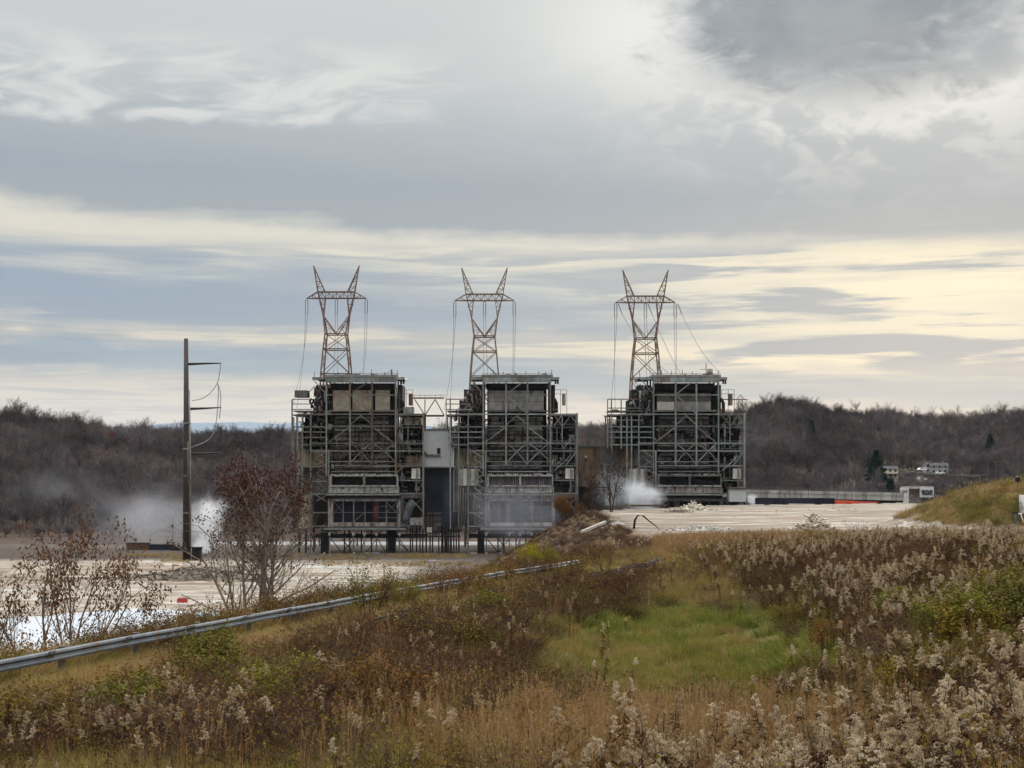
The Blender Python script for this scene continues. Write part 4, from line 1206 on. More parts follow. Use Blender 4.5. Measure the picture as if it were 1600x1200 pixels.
# rim stones of the slab's far edge
mb = MB(); x = 19.0
while x < 118:
    y = float(np.interp(x, [16.8, 69, 123], [354, 411, 431])) - 1.5; w = rn.uniform(1.2, 5)
    z_ = float(ground_z(np.array([x]), np.array([y]))[0]); mb.box((x, y - .8, z_ - .2), (x + w, y + .8, z_ + rn.uniform(.05, .3))); x += w + rn.uniform(.0, 3)
tag(mb.build("kerb_rubble", m_conc), "broken kerb stones along the far edge of the concrete slab", "kerb", None, 'structure')
o = pxbox("rusty_girder", 985, 788.6, 1042, 791.4, 388, .8, m_rust); tag(o, "long rusty girder lying along the slab edge in front of the steam", "girder")

# ================================================================== bridge, red barrier, houses
m_deck = M("pale_bridge_concrete", (.36, .35, .32), (.24, .23, .21), .15, .8, c3=(.13, .12, .105), c3amt=.6)
m_orange = M("orange_red_sheeting", (.55, .07, .03), (.40, .045, .025), .4, .55)
r = empty("road_bridge", P(1290, 790, 600), "long pale concrete road bridge with a railing beyond the slab", "bridge")
ks = []
a, c_ = P(1120, 768, 615), P(1412, 774, 590)
def strip(name, za, zb, dy0, dy1, mat):
    mb = MB(); vs = []
    for q in (a, c_):
        vs += [(q.x, q.y + dy0, q.z + za), (q.x, q.y + dy1, q.z + za), (q.x, q.y + dy1, q.z + zb), (q.x, q.y + dy0, q.z + zb)]
    mb.add(vs, [(0, 1, 2, 3), (7, 6, 5, 4), (0, 4, 5, 1), (1, 5, 6, 2), (2, 6, 7, 3), (3, 7, 4, 0)]); ks.append(mb.build(name, mat))
strip("parapet", -.2, 1.1, -.3, .1, m_deck); strip("deck_edge", -2.2, -.21, -.1, 11, m_deck); strip("girder", -4.4, -2.21, .9, 10, m_blue)  # girder's blue-black puts the shade under the deck into its colour
strip("railing", 2.05, 2.2, -.2, -.05, m_steel_d); strip("railing", 1.5, 1.62, -.2, -.05, m_steel_d)
for t_ in np.linspace(.02, .98, 60):
    q = a.lerp(c_, t_); ks.append(MB().box((q.x - .07, q.y - .2, q.z + 1.1), (q.x + .07, q.y - .06, q.z + 2.1)).build("railing_post", m_steel_d))
for t_ in np.linspace(.04, .96, 13):
    q = a.lerp(c_, t_); ks.append(MB().box((q.x - .08, q.y - .34, q.z - .2), (q.x + .08, q.y - .28, q.z + 1.1)).build("expansion_joint", m_dark)); ks.append(MB().box((q.x - .12, q.y - .16, q.z - 2.15), (q.x + .12, q.y - .08, q.z - .3)).build("drain_pipe", m_steel_d))
for t_ in (.12, .42, .72):
    q = a.lerp(c_, t_); ks.append(MB().box((q.x - 1, q.y + 1.5, PAD - 1), (q.x + 1, q.y + 9.5, q.z - 4.4)).build("pier", m_deck))
rebase(r, ks)
o = pxbox("red_barrier", 1305, 781.5, 1372, 791, 436, .6, m_orange)
me = o.data
tag(o, "long low orange-red barrier along the far edge of the slab", "barrier")
for v_ in me.vertices:
    if v_.co.z > P(0, 784, 436).z: v_.co.z -= (.6 if v_.co.x > P(1350, 0, 436).x else 0.0)
o = pxbox("bridge_shade", 1180, 778.0, 1304, 790, 440, .5, m_blue); tag(o, "long blue-black strip painting the shade under the bridge, left of the red barrier", "barrier")  # added strip, its colour standing for the shade under the bridge
for i in range(0):
    pass

# concrete wall with scrawled paint
r = empty("graffiti_wall", P(1430, 785, 600), "low white concrete wall covered in scrawled paint at the bridge end", "wall")
m_wht = M("whitewashed_concrete", (.50, .50, .48), (.36, .36, .35), .6, .8)
m_pnt = M("dark_spray_paint", (.06, .06, .07), (.04, .04, .05), 2, .6)
ks = [pxbox("wall_face", 1408, 763, 1420, 788, 600, 2, m_wht), pxbox("wall_face", 1438, 762, 1459, 777, 601, 2, m_wht), pxbox("wall_cap", 1410, 760.5, 1459, 763.5, 601.5, 3, m_deck), pxbox("wall_face", 1420, 764, 1438, 790, 604, 2, m_casC)]
rn = random.Random(5)
for k in range(9):
    cx = 1441 + k * 1.9; pts = []
    for i in range(9):
        t_ = i / 8 * 6.0 + k; pts.append(P(cx + 1.1 * math.sin(t_ * 1.3 + k), 769.5 + 4.0 * math.cos(t_ + k * .7), 600.85))
    ks.append(MB().tube(pts, .16, 4).build("scrawl", m_pnt))
for k in range(4):
    pts = [P(1410 + k * 2.6 + math.sin(i + k), 766 + i * 1.4, 599.85) for i in range(4)]; ks.append(MB().tube(pts, .14, 4).build("scrawl", m_pnt))
rebase(r, ks)


def house(px, d, wid, dep, hgt, rh, wallm, roofm, label, porch=False, rz=0.0, gable=True, base_py=None):
    g = ground_pt(px, 0, d)
    if base_py: g.z = P(0, base_py, d).z
    r = empty("house", g, label, "house", None, rz)
    MB().box((-wid / 2, 0, -2), (wid / 2, dep, hgt)).build("wall", wallm, r)
    if gable:      # ridge runs left-right
        mb = MB(); o_ = .5
        mb.add([(-wid / 2 - o_, -o_, hgt), (wid / 2 + o_, -o_, hgt), (wid / 2 + o_, dep + o_, hgt), (-wid / 2 - o_, dep + o_, hgt), (-wid / 2 - o_, dep / 2, hgt + rh), (wid / 2 + o_, dep / 2, hgt + rh)],
               [(0, 1, 5, 4), (2, 3, 4, 5), (1, 2, 5), (3, 0, 4), (3, 2, 1, 0)]); mb.build("roof", roofm, r)
    else:          # gable faces the viewer
        mb = MB(); o_ = .4
        mb.add([(-wid / 2 - o_, -o_, hgt), (wid / 2 + o_, -o_, hgt), (wid / 2 + o_, dep + o_, hgt), (-wid / 2 - o_, dep + o_, hgt), (0, -o_, hgt + rh), (0, dep + o_, hgt + rh)],
               [(0, 4, 5, 3), (1, 2, 5, 4), (0, 1, 4), (2, 3, 5), (3, 2, 1, 0)]); mb.build("roof", roofm, r)
    for fl in range(2 if hgt > 4.5 else 1):
        for k in range(3):
            wx = -wid / 2 + wid * (k + .5) / 3
            w = MB().box((wx - .55, -.06, 1.2 + fl * 2.7), (wx + .55, .02, 2.5 + fl * 2.7)).build("window", m_black, r)
            MB().box((wx - .7, -.1, 1.05 + fl * 2.7), (wx + .7, -.01, 1.19 + fl * 2.7)).build("sill", m_pale, w)
    MB().box((-wid * .02, -.05, 0), (wid * .02 + .9, .03, 2.1)).build("door", m_dark, r)
    MB().box((wid * .2, dep * .4, hgt), (wid * .2 + .7, dep * .4 + .7, hgt + rh + 1.0)).build("chimney", m_casC, r)
    if porch: MB().box((-wid / 2, -2.2, 2.7), (wid / 2, -.1, 2.9)).build("porch_roof", roofm, r)
    return r
m_cream = M("cream_siding", (.50, .46, .36), (.42, .385, .30), .5, .7); m_gsid = M("grey_siding", (.30, .29, .28), (.23, .225, .22), .5, .7); m_shing = M("dark_shingle", (.05, .045, .048), (.035, .032, .034), .7, .85)
house(1391, 800, 9.0, 8, 5.4, 1.8, m_cream, m_shing, "cream two-storey house beside the large dark conifer", True, 0, True, 748)
house(1468, 845, 10.0, 9, 4.6, 2.2, m_gsid, m_shing, "grey house with a pale gable at the top of the hillside lane", False, R(-8), True, 741)
house(1454, 850, 5.0, 8, 4.6, 2.6, m_wht, m_shing, "narrow pale gabled house joined to the grey hillside house", False, 0, False, 740)


def car(px, py, d, rz, mat, label, scale=1.0):
    p = P(px, py, d)
    r = empty("parked_car", p, label, "car", "cars parked by the hillside houses", rz); r.scale = (scale,) * 3
    prof = [(-2.2, .35), (-2.2, .85), (-1.5, .98), (-1.0, 1.42), (.6, 1.45), (1.2, 1.0), (2.1, .85), (2.2, .35)]
    MB().prism(prof, -.85, .85).build("body", mat, r)
    MB().prism([(-1.38, 1.0), (-.98, 1.36), (.56, 1.38), (1.02, 1.0)], -.87, .87).build("window_band", m_black, r)
    for x in (-1.4, 1.4):
        for y in (-.8, .8): MB().tube([(x, y - .1, .33), (x, y + .1, .33)], .33, 12).build("wheel", m_black, r)
    return r
m_carw = M("white_car_paint", (.75, .76, .78), (.7, .7, .72), .5, .25); m_cars = M("silver_car_paint", (.4, .41, .43), (.36, .37, .38), .5, .3)
car(1440, 735.5, 840, R(15), m_carw, "white car parked at the top of the hillside lane", 1.2)
car(1469, 741, 832, R(-5), m_carw, "white car parked in front of the grey hillside house", 1.2)
car(1379, 755, 790, 0, m_cars, "silver car parked below the cream house", 1.2)
# lane up the hill
mb = MB(); pts = [(1432, 735), (1440, 741), (1448, 748), (1456, 754), (1464, 760)]
ds = [848, 830, 812, 795, 775]; vs = []
for (px, py), d in zip(pts, ds):
    for k in (-1, 1):
        x = P(px, 0, d).x + k * 3.0; vs.append((x, d, float(ground_z(np.array([x]), np.array([d]))[0]) + .3))
mb.add(vs, [(2 * i, 2 * i + 1, 2 * i + 3, 2 * i + 2) for i in range(len(pts) - 1)])
tag(mb.build("lane", M("worn_asphalt", (.20, .195, .185), (.15, .145, .14), .3, .9)), kind='structure')


def upole(px, top, d, label, arms=1):
    g = ground_pt(px, 0, d); zt = P(0, top, d).z - g.z
    r = empty("utility_pole", g, label, "utility pole", "utility poles by the hillside road")
    MB().tube([(0, 0, -.3), (0, 0, zt)], [.2, .13], 7).build("shaft", m_wpost, r)
    for k in range(arms): MB().bar((-1.3, 0, zt - .6 - k * 1.3), (1.3, 0, zt - .6 - k * 1.3), .14).build("cross_arm", m_wpost, r)
    mb = MB()
    for x in (-1.2, 0, 1.2): MB().tube([(x, 0, zt - .52), (x, 0, zt - .25)], .07, 6).build("insulator", m_ins, r)
    return r
upole(1543, 716, 620, "tall utility pole nearest the mound crest, left of a close trio", 2); upole(1556, 720, 640, "middle utility pole of the close trio behind the mound", 1); upole(1565, 719, 650, "utility pole with a dark transformer, right of the close trio", 1)
upole(1530, 741, 600, "short utility pole with a lamp at the left of the trio", 1); upole(1363, 738, 700, "bare pale pole in front of the large dark conifer", 0); upole(1427, 718, 880, "utility pole at the top of the hillside lane", 1)
for i, (q0, q1) in enumerate(((( 1500, 740.5), (1543, 741)), ((1400, 733), (1530, 742)))):
    p, q = P(*q0, 640), P(*q1, 615); pts = []
    for k in range(11): v_ = p.lerp(q, k / 10); v_.z -= math.sin(math.pi * k / 10) * 1.0; pts.append(v_)
    tag(MB().tube(pts, .06, 4).build("overhead_wire", m_wire), ["overhead wire stretched between the poles behind the mound", "overhead wire running from the cream house to the short pole"][i], "wire")

# things on the mound at the right and by the meadow
m_signw = M("white_enamel", (.7, .7, .68), (.6, .6, .58), 2, .5)
D = 246
g = ground_pt(1600, 0, D); r = empty("white_cabinet", g, "white cabinet on the mound cut by the right edge of the photo", "cabinet")
MB().box((-.5, 0, 1.0), (1.5, 1.0, 4.2)).build("cabinet_body", m_signw, r); MB().box((-.4, .2, -.2), (-.1, .6, 1.0)).build("leg", m_dark, r); MB().box((1.1, .2, -.2), (1.4, .6, 1.0)).build("leg", m_dark, r)
g = ground_pt(1587, 0, 244); r = empty("standpipe", g, "grey standpipe with a looping white hose below the white cabinet", "standpipe")
MB().tube([(0, 0, -.2), (0, 0, 2.0)], .42, 10).build("pipe", m_galv_d, r); MB().tube([(.3, -.2, 2.0), (.8, -.3, 1.9), (.95, -.3, 1.2), (1.2, -.3, .6), (1.7, -.3, .1)], .13, 7).build("hose", m_signw, r, True)
MB().tube([(0, 0, 2.0), (0, 0, 2.2)], .5, 10).build("cap", m_dark, r)
g = ground_pt(1590, 0, 262); r = empty("warning_lamp", g, "small dark lamp with a white top on the crest of the mound", "lamp")
MB().tube([(0, 0, -.3), (0, 0, 1.2)], .09, 7).build("post", m_dark, r); MB().box((-.35, -.3, 1.2), (.35, .3, 2.1)).build("lamp_housing", m_dark, r); MB().prism([(-.3, 2.1), (.25, 2.1), (.05, 2.35), (-.35, 2.3)], -.25, .25).build("hood", m_galv, r)
for i, (px, lab) in enumerate(((1500, "grey dented drum left of its twin among the goldenrod"), (1511, "grey dented drum right of its twin among the goldenrod"))):
    g = ground_pt(px, 0, 78); r = empty("metal_drum", g, lab, "drum")
    MB().tube([(0, 0, .3), (0, 0, .6), (0, 0, .6), (0, 0, .64), (0, 0, .64), (0, 0, .92), (0, 0, .92), (0, 0, .96), (0, 0, .96), (0, 0, 1.25)], [.22, .22, .24, .24, .22, .22, .24, .24, .22, .22], 16).build("drum_body", m_galv_d, r)
    MB().tube([(0, 0, 1.25), (0, 0, 1.28)], .245, 16).build("lid", m_galv_d, r); MB().tube([(0, 0, -.2), (0, 0, .3)], .07, 8).build("stand", m_wpost, r)
r = empty("wire_fence", ground_pt(1560, 0, 80), "sagging wire fence on thin posts at the edge of the goldenrod slope", "fence")
ks = []; last = None
for px in (1516, 1532, 1548, 1566, 1584, 1602, 1622):
    g = ground_pt(px, 0, 80 + (px - 1516) * .02); ks.append(MB().bar(g - Vector((0, 0, .2)), g + Vector((0, 0, 1.3)), .045).build("post", m_wpost))
    if last is not None:
        for h_ in (.6, 1.0, 1.4):
            pts = [last.lerp(g, t_) + Vector((0, 0, h_ - .1 * math.sin(math.pi * t_))) for t_ in np.linspace(0, 1, 6)]; ks.append(MB().tube(pts, .012, 3).build("wire", m_wire))
    last = g
rebase(r, ks)

# ================================================================== plants
def gz(x, y): return float(ground_z(np.array([x]), np.array([y]))[0])


def data_obj(name, mb, mat):
    return bpy.data.objects.new(name, mb.mesh(name, mat))


def blade(mb, p, d, L, w, droop, rn, seg=3):
    """one bent grass blade"""
    p = Vector(p); d = Vector(d).normalized()
    side = d.cross(Vector((0, 0, 1)))
    if side.length < .05: side = Vector((math.cos(rn.random() * 6.28), math.sin(rn.random() * 6.28), 0))
    side.normalize()
    a = rn.uniform(0, 3.14); side = (side * math.cos(a) + d.cross(side) * math.sin(a)).normalized()
    vs = []
    for i in range(seg):
        f = 1 - i / seg
        vs += [p - side * w * f / 2, p + side * w * f / 2]
        p = p + d * (L / seg); d = (d + Vector((d.x * droop * .6, d.y * droop * .6, -droop * (.5 + i * .4)))).normalized()
    vs.append(p)
    fs = [(2 * i, 2 * i + 1, 2 * i + 3, 2 * i + 2) for i in range(seg - 1)] + [(2 * seg - 2, 2 * seg - 1, 2 * seg)]
    mb.add(vs, fs)


def grass_clump(seed, n, rad, L0, L1, w, lean, droop):
    rn = random.Random(seed); mb = MB()
    for i in range(n):
        t = rn.uniform(0, 6.283); r_ = rad * math.sqrt(rn.random())
        d = (math.cos(t) * lean * rn.random() + rn.uniform(-.15, .15), math.sin(t) * lean * rn.random() + rn.uniform(-.15, .15), 1)
        blade(mb, (r_ * math.cos(t), r_ * math.sin(t), -.03), d, rn.uniform(L0, L1), w * rn.uniform(.7, 1.4), droop * rn.uniform(.4, 1.5), rn)
    return mb


def leaf(mb, p, d, L, w, rn):
    d = Vector(d).normalized(); s = d.cross(Vector((rn.uniform(-1, 1), rn.uniform(-1, 1), rn.uniform(-1, 1))))
    if s.length < .01: return
    s.normalize(); u = d.cross(s) * (L * .12)
    p = Vector(p)
    mb.add([p, p + d * L * .5 + s * w / 2 + u, p + d * L, p + d * L * .5 - s * w / 2 + u], [(0, 1, 2), (0, 2, 3)])


def goldenrod(seed, h=1.25, fluffy=1.0):
    """dead goldenrod: stem with withered leaves, and a nodding plume of seed fluff"""
    rn = random.Random(seed); stem, pl = MB(), MB()
    lean = Vector((rn.uniform(-.12, .12), rn.uniform(-.12, .12), 1)).normalized()
    pts = [Vector((0, 0, -.05))]; d = lean
    for i in range(6):
        pts.append(pts[-1] + d * (h / 6)); d = (d + Vector((rn.uniform(-.07, .07), rn.uniform(-.07, .07), 0))).normalized()
    stem.tube(pts, [.008, .008, .007, .007, .006, .005, .004], 4, False)
    for i in range(60):
        f = rn.uniform(.12, .86); p = pts[int(f * 6)].lerp(pts[int(f * 6) + 1], f * 6 % 1)
        t = rn.uniform(0, 6.28); leaf(stem, p, (math.cos(t), math.sin(t), rn.uniform(-1.4, .1)), rn.uniform(.06, .13), .024, rn)
    lean_t = rn.uniform(0, 6.28)
    nb = rn.randint(9, 14); span = rn.uniform(.12, .20); wid = rn.uniform(.09, .15)
    for k in range(nb):
        g = k / (nb - 1); f = 1 - span * (1 - g); p0 = pts[min(5, int(f * 6))].lerp(pts[min(6, int(f * 6) + 1)], (f * 6) % 1 if f < 1 else 1.0)
        L = wid * (1.15 - g * .62) * rn.uniform(.7, 1.15)
        t = lean_t + rn.uniform(-1.3, 1.3) if rn.random() < .75 else rn.uniform(0, 6.28)
        d = Vector((math.cos(t), math.sin(t), rn.uniform(.7, 1.5))).normalized(); p = p0
        ns = max(4, int(L / .016))
        for s in range(ns):
            p = p + d * (L / ns); d = (d + Vector((0, 0, -.22))).normalized()
            for q in range(6):
                c_ = p + Vector((rn.uniform(-1, 1), rn.uniform(-1, 1), rn.uniform(-.4, 1.2))) * .016
                v1 = Vector((rn.uniform(-1, 1), rn.uniform(-1, 1), rn.uniform(-1, 1))) * .0145; v2 = Vector((rn.uniform(-1, 1), rn.uniform(-1, 1), rn.uniform(-1, 1))) * .0145
                pl.add([c_ - v1, c_ + v1 * .6 - v2 * .4, c_ + v2], [(0, 1, 2)])
    return stem, pl


def bramble(seed, n=46, h=1.0, r_=.8):
    """thicket of arching canes with a few dead leaves"""
    rn = random.Random(seed); wood, lv_ = MB(), MB()
    for i in range(n):
        t = rn.uniform(0, 6.28); p = Vector((rn.uniform(-r_, r_) * .6, rn.uniform(-r_, r_) * .6, -.05))
        d = Vector((math.cos(t) * .7, math.sin(t) * .7, rn.uniform(.6, 1.5))).normalized(); L = h * rn.uniform(.7, 1.5); pts = [p]
        for s in range(6):
            p = p + d * L / 6; d = (d + Vector((rn.uniform(-.22, .22), rn.uniform(-.22, .22), -.16))).normalized(); pts.append(p)
            for q in range(rn.randint(1, 3)):
                e = Vector((rn.uniform(-1, 1), rn.uniform(-1, 1), rn.uniform(0, 1))).normalized(); tw = p + e * rn.uniform(.12, .3)
                wood.tube([p, tw], [.004, .002], 3, False)
                if rn.random() < .5: leaf(lv_, tw, (rn.uniform(-1, 1), rn.uniform(-1, 1), -rn.random()), rn.uniform(.05, .09), .045, rn)
        wood.tube(pts, [.008, .007, .007, .006, .005, .004, .003], 3, False)
    return wood, lv_


def leafy(seed, n=420, h=1.1, r_=.7, ls=.055):
    """low leafy shrub: many small leaves on short twigs"""
    rn = random.Random(seed); wood, lv_ = MB(), MB()
    for i in range(34):
        t = rn.uniform(0, 6.28); p = Vector((rn.uniform(-.25, .25) * r_, rn.uniform(-.25, .25) * r_, -.05)); rr = rn.random() ** .5
        tip = Vector((r_ * rr * math.cos(t), r_ * rr * math.sin(t), h * rn.uniform(.45, 1.0) * (1.15 - .4 * rr)))
        m_ = p.lerp(tip, .5) + Vector((rn.uniform(-.1, .1), rn.uniform(-.1, .1), .08)); wood.tube([p, m_, tip], [.009, .006, .003], 3, False)
        for k in range(n // 34):
            f = rn.uniform(.35, 1.05); q = (p.lerp(m_, f * 2) if f < .5 else m_.lerp(tip, f * 2 - 1)) + Vector((rn.gauss(0, .07), rn.gauss(0, .07), rn.gauss(0, .06)))
            leaf(lv_, q, (rn.uniform(-1, 1), rn.uniform(-1, 1), rn.uniform(-.6, .8)), ls * rn.uniform(.7, 1.5), ls * .6, rn)
    return wood, lv_


class Tree:
    """recursive limbs; collects wood and the places where leaves hang"""
    def __init__(s, seed): s.rn = random.Random(seed); s.wood = MB(); s.tips = []
    def limb(s, p, d, L, r_, lvl, nch, ratio, spread, wob=.16, upb=.05, k0=.35, sides=6):
        rn = s.rn; p = Vector(p); d = Vector(d).normalized(); n = 5; pts = [p]; ds = [d]
        for i in range(n):
            d = (d + Vector((rn.uniform(-wob, wob), rn.uniform(-wob, wob), rn.uniform(-wob, wob) + upb))).normalized(); p = p + d * L / n; pts.append(p); ds.append(d)
        last = lvl >= len(nch)
        s.wood.tube(pts, [r_ * (1 - .55 * i / n) if not last else r_ * (1 - .7 * i / n) for i in range(n + 1)], max(3, sides), False)
        if last:
            s.tips.append((pts[-1], ds[-1])); s.tips.append((pts[3], ds[3])); return
        k = nch[lvl]
        for j in range(k):
            f = k0 + (1 - k0) * (j + rn.random()) / k; f = min(f, .999); i = int(f * n); q = pts[i].lerp(pts[i + 1], f * n - i)
            a = ds[i].orthogonal().normalized(); a = Matrix.Rotation(rn.uniform(0, 6.28), 3, ds[i]) @ a
            sp_ = spread * rn.uniform(.7, 1.3)
            s.limb(q, ds[i] * math.cos(sp_) + a * math.sin(sp_), L * ratio * rn.uniform(.7, 1.15) * (1.1 - .35 * f), r_ * (1 - .55 * f) * .62, lvl + 1, nch, ratio, spread, wob * 1.1, upb, .25, sides - 2)
        s.tips.append((pts[-1], ds[-1]))


# ---- plant colours
m_g_green = M_rand("green_grass", [(.125, .145, .028), (.18, .175, .045), (.075, .10, .02), (.25, .21, .085), (.145, .15, .032), (.055, .08, .017)], .7, .45, .25, .25, 1.1)
m_g_olive = M_rand("olive_grass", [(.15, .135, .045), (.22, .18, .07), (.095, .095, .03), (.25, .20, .09), (.07, .07, .025), (.18, .16, .05)], .75, .3, .2, .2)
m_g_tan = M_rand("tan_grass", [(.30, .23, .12), (.22, .165, .08), (.38, .30, .17), (.15, .11, .055), (.27, .19, .09)], .8, .3, .15, .2)
m_g_rust = M_rand("rust_grass", [(.26, .165, .09), (.33, .225, .13), (.18, .11, .06), (.38, .28, .175), (.23, .16, .09)], .8, .3, .15, .2)
m_stem = M_rand("withered_stem", [(.055, .030, .021), (.075, .042, .027), (.040, .024, .017), (.065, .046, .026)], .85, .35, .1)
m_fluff = M_rand("seed_fluff", [(.42, .35, .255), (.34, .27, .185), (.50, .43, .33), (.26, .20, .135), (.38, .30, .21), (.19, .14, .09)], .9, .25, .05, .35)
m_cane = M_rand("bramble_cane", [(.046, .028, .022), (.068, .042, .033), (.030, .020, .016), (.085, .058, .046)], .8, .3, .1)
m_deadleaf = M_rand("dead_leaf", [(.11, .06, .03), (.15, .085, .04), (.07, .042, .024), (.13, .095, .035)], .8, .3, .1, .2)
m_olleaf = M_rand("olive_leaf", [(.10, .098, .026), (.135, .12, .034), (.075, .076, .022), (.15, .115, .035)], .7, .35, .2, .25)
m_yelleaf = M_rand("yellow_green_leaf", [(.17, .155, .02), (.14, .14, .022), (.20, .17, .025)], .7, .3, .2, .3)
m_bark = M_rand("grey_bark", [(.16, .135, .11), (.13, .11, .09), (.18, .155, .13)], .85, .35, .1)
m_bark_d = M_rand("dark_bark", [(.045, .034, .028), (.055, .042, .034)], .85, .35, .1)
m_leafbr = M_rand("brown_orange_leaf", [(.095, .048, .026), (.125, .062, .03), (.07, .036, .022)], .75, .4, .2, .25)
m_leafrd = M_rand("dark_red_leaf", [(.050, .022, .017), (.066, .026, .019), (.036, .018, .014)], .75, .4, .2, .2)


# ---- scattering what nobody could count
def scatter(name, pts, protos, scl, tilt=.12, seed=0):
    """one stuff object: copies of the prototypes on the points"""
    n = len(pts); r_ = np.random.RandomState(seed)
    me = bpy.data.meshes.new(name); me.vertices.add(n); me.vertices.foreach_set('co', np.asarray(pts, np.float32).ravel())
    rot = np.stack([r_.uniform(-tilt, tilt, n), r_.uniform(-tilt, tilt, n), r_.uniform(0, 6.283, n)], -1).astype(np.float32)
    a = me.attributes.new('rot', 'FLOAT_VECTOR', 'POINT'); a.data.foreach_set('vector', rot.ravel())
    a = me.attributes.new('scl', 'FLOAT', 'POINT'); a.data.foreach_set('value', np.asarray(scl, np.float32))
    a = me.attributes.new('pick', 'INT', 'POINT'); a.data.foreach_set('value', r_.randint(0, len(protos), n).astype(np.int32))
    o = bpy.data.objects.new(name, me); COL.objects.link(o); tag(o, kind='stuff')
    col = bpy.data.collections.new(name + "_kinds")
    for q in protos: col.objects.link(q)
    ng = bpy.data.node_groups.new(name, 'GeometryNodeTree')
    ng.interface.new_socket('Geometry', in_out='INPUT', socket_type='NodeSocketGeometry'); ng.interface.new_socket('Geometry', in_out='OUTPUT', socket_type='NodeSocketGeometry')
    N = ng.nodes; L = ng.links
    gi, go = N.new('NodeGroupInput'), N.new('NodeGroupOutput')
    ci = N.new('GeometryNodeCollectionInfo'); ci.inputs['Collection'].default_value = col; ci.inputs['Separate Children'].default_value = True; ci.inputs['Reset Children'].default_value = True
    ip = N.new('GeometryNodeInstanceOnPoints'); ip.inputs['Pick Instance'].default_value = True
    def attr(nm, ty):
        q = N.new('GeometryNodeInputNamedAttribute'); q.data_type = ty; q.inputs['Name'].default_value = nm; return q.outputs['Attribute']
    e2r = N.new('FunctionNodeEulerToRotation')
    L.new(attr('rot', 'FLOAT_VECTOR'), e2r.inputs[0]); L.new(e2r.outputs[0], ip.inputs['Rotation'])
    L.new(attr('scl', 'FLOAT'), ip.inputs['Scale']); L.new(attr('pick', 'INT'), ip.inputs['Instance Index'])
    L.new(gi.outputs[0], ip.inputs['Points']); L.new(ci.outputs[0], ip.inputs['Instance']); L.new(ip.outputs[0], go.inputs[0])
    md = o.modifiers.new('scatter', 'NODES'); md.node_group = ng
    return o


def field(n, seed, d0=8.0, d1=128.0, tmax=.44, q=.8):
    r_ = np.random.RandomState(seed)
    n = int(n * 1.22); u = r_.rand(n); d = (d0 ** q + u * (d1 ** q - d0 ** q)) ** (1 / q); t = r_.uniform(-1, 1, n) * (tmax + 6.5 / d)
    x, y = d * t, d; z = ground_z(x, y); e = edge_dist(x, y)
    k = e < 3.0
    x, y, z = x[k], y[k], z[k]
    return x, y, z, 800 + F * x / y, HY - F * z / y, np.random.RandomState(seed + 1).rand(len(x))


def blob(px, py, cx, cy, rx, ry, p=1.0): return np.exp(-(((px - cx) / rx) ** 2 + ((py - cy) / ry) ** 2) ** p)


def near_rail_piece(px, py):
    return (np.abs(px - 980) < 75) & (np.abs(py - (905 - (px - 925) * .16)) < 22)


def zones(x, y, px, py):
    n1 = vnoise(x / 3.2, y / 3.2, 61); n2 = vnoise(x / 8, y / 8, 62)
    clear = blob(px, py, 1075, 1038, 325, 98, 2) + .9 * blob(px, py, 1190, 866, 190, 12, 2)
    green = blob(px, py, 1060, 978, 230, 34, 2) * .95 + .95 * blob(px, py, 1255, 1030, 85, 55, 2) + .30 * blob(px, py, 1080, 1040, 200, 50, 2)
    tall = blob(px, py, 960, 1200, 380, 85, 2)
    gr_right = sstep(px + (py - 950) * -.35, 1090, 1210) * sstep(py, 862, 885) * (1 - sstep(py, 1085, 1160)) * (1 - .85 * blob(px, py, 1560, 1030, 130, 70, 2)) * (1 - blob(px, py, 1250, 1055, 120, 45, 2))
    gr_front = sstep(py, 1200, 1260) * (.50 * sstep(px, 800, 960) + .05 + .30 * (1 - sstep(px, 220, 420))) * np.maximum(.55 + .45 * sstep(px, 950, 1150), (px < 500) * 1.0)
    gr_left = blob(px, py, 130, 1160, 240, 70, 2) * .55 + .18 * blob(px, py, 330, 1190, 420, 40, 2) + 24e-2 * blob(px, py, 640, 1020, 340, 100, 2) + .4 * blob(px, py, 370, 1075, 50, 20)
    gr_rim = .8 * blob(px, py, 1250, 849, 330, 10, 2) + .6 * blob(px, py, 1450, 872, 260, 14, 2)
    bram = blob(px, py, 590, 1050, 340, 110, 2) * sstep(n1 + .3, -.2, .2) + .85 * blob(px, py, 210, 1165, 330, 75, 2) * sstep(n1 + .25, -.2, .25) + .8 * blob(px, py, 900, 930, 130, 55, 2) + .38 * gr_right * (1 - blob(px, py, 1560, 1030, 130, 70, 2))
    olive = .25 * (1 - sstep(px, 850, 1000)) + blob(px, py, 430, 1090, 110, 60) + blob(px, py, 1540, 1040, 150, 80, 2) + .6 * blob(px, py, 1330, 1050, 90, 50) + .5 * blob(px, py, 190, 1110, 90, 40) + .6 * blob(px, py, 1530, 945, 90, 40) + .35 * blob(px, py, 900, 1010, 200, 50)
    return n1, n2, np.clip(clear, 0, 1), np.clip(green, 0, 1), np.clip(tall, 0, 1), np.clip(gr_right + gr_front + gr_left + gr_rim, 0, 1), np.clip(bram, 0, 1), np.clip(olive, 0, 1)


def rail_strip(x, y):
    s_ = (x - rail_x(y)) / 1.027
    return (s_ > -.6) & (s_ < 4.8) & (y < 116)


V3 = lambda x, y, z, k: np.stack([x[k], y[k], z[k]], -1)
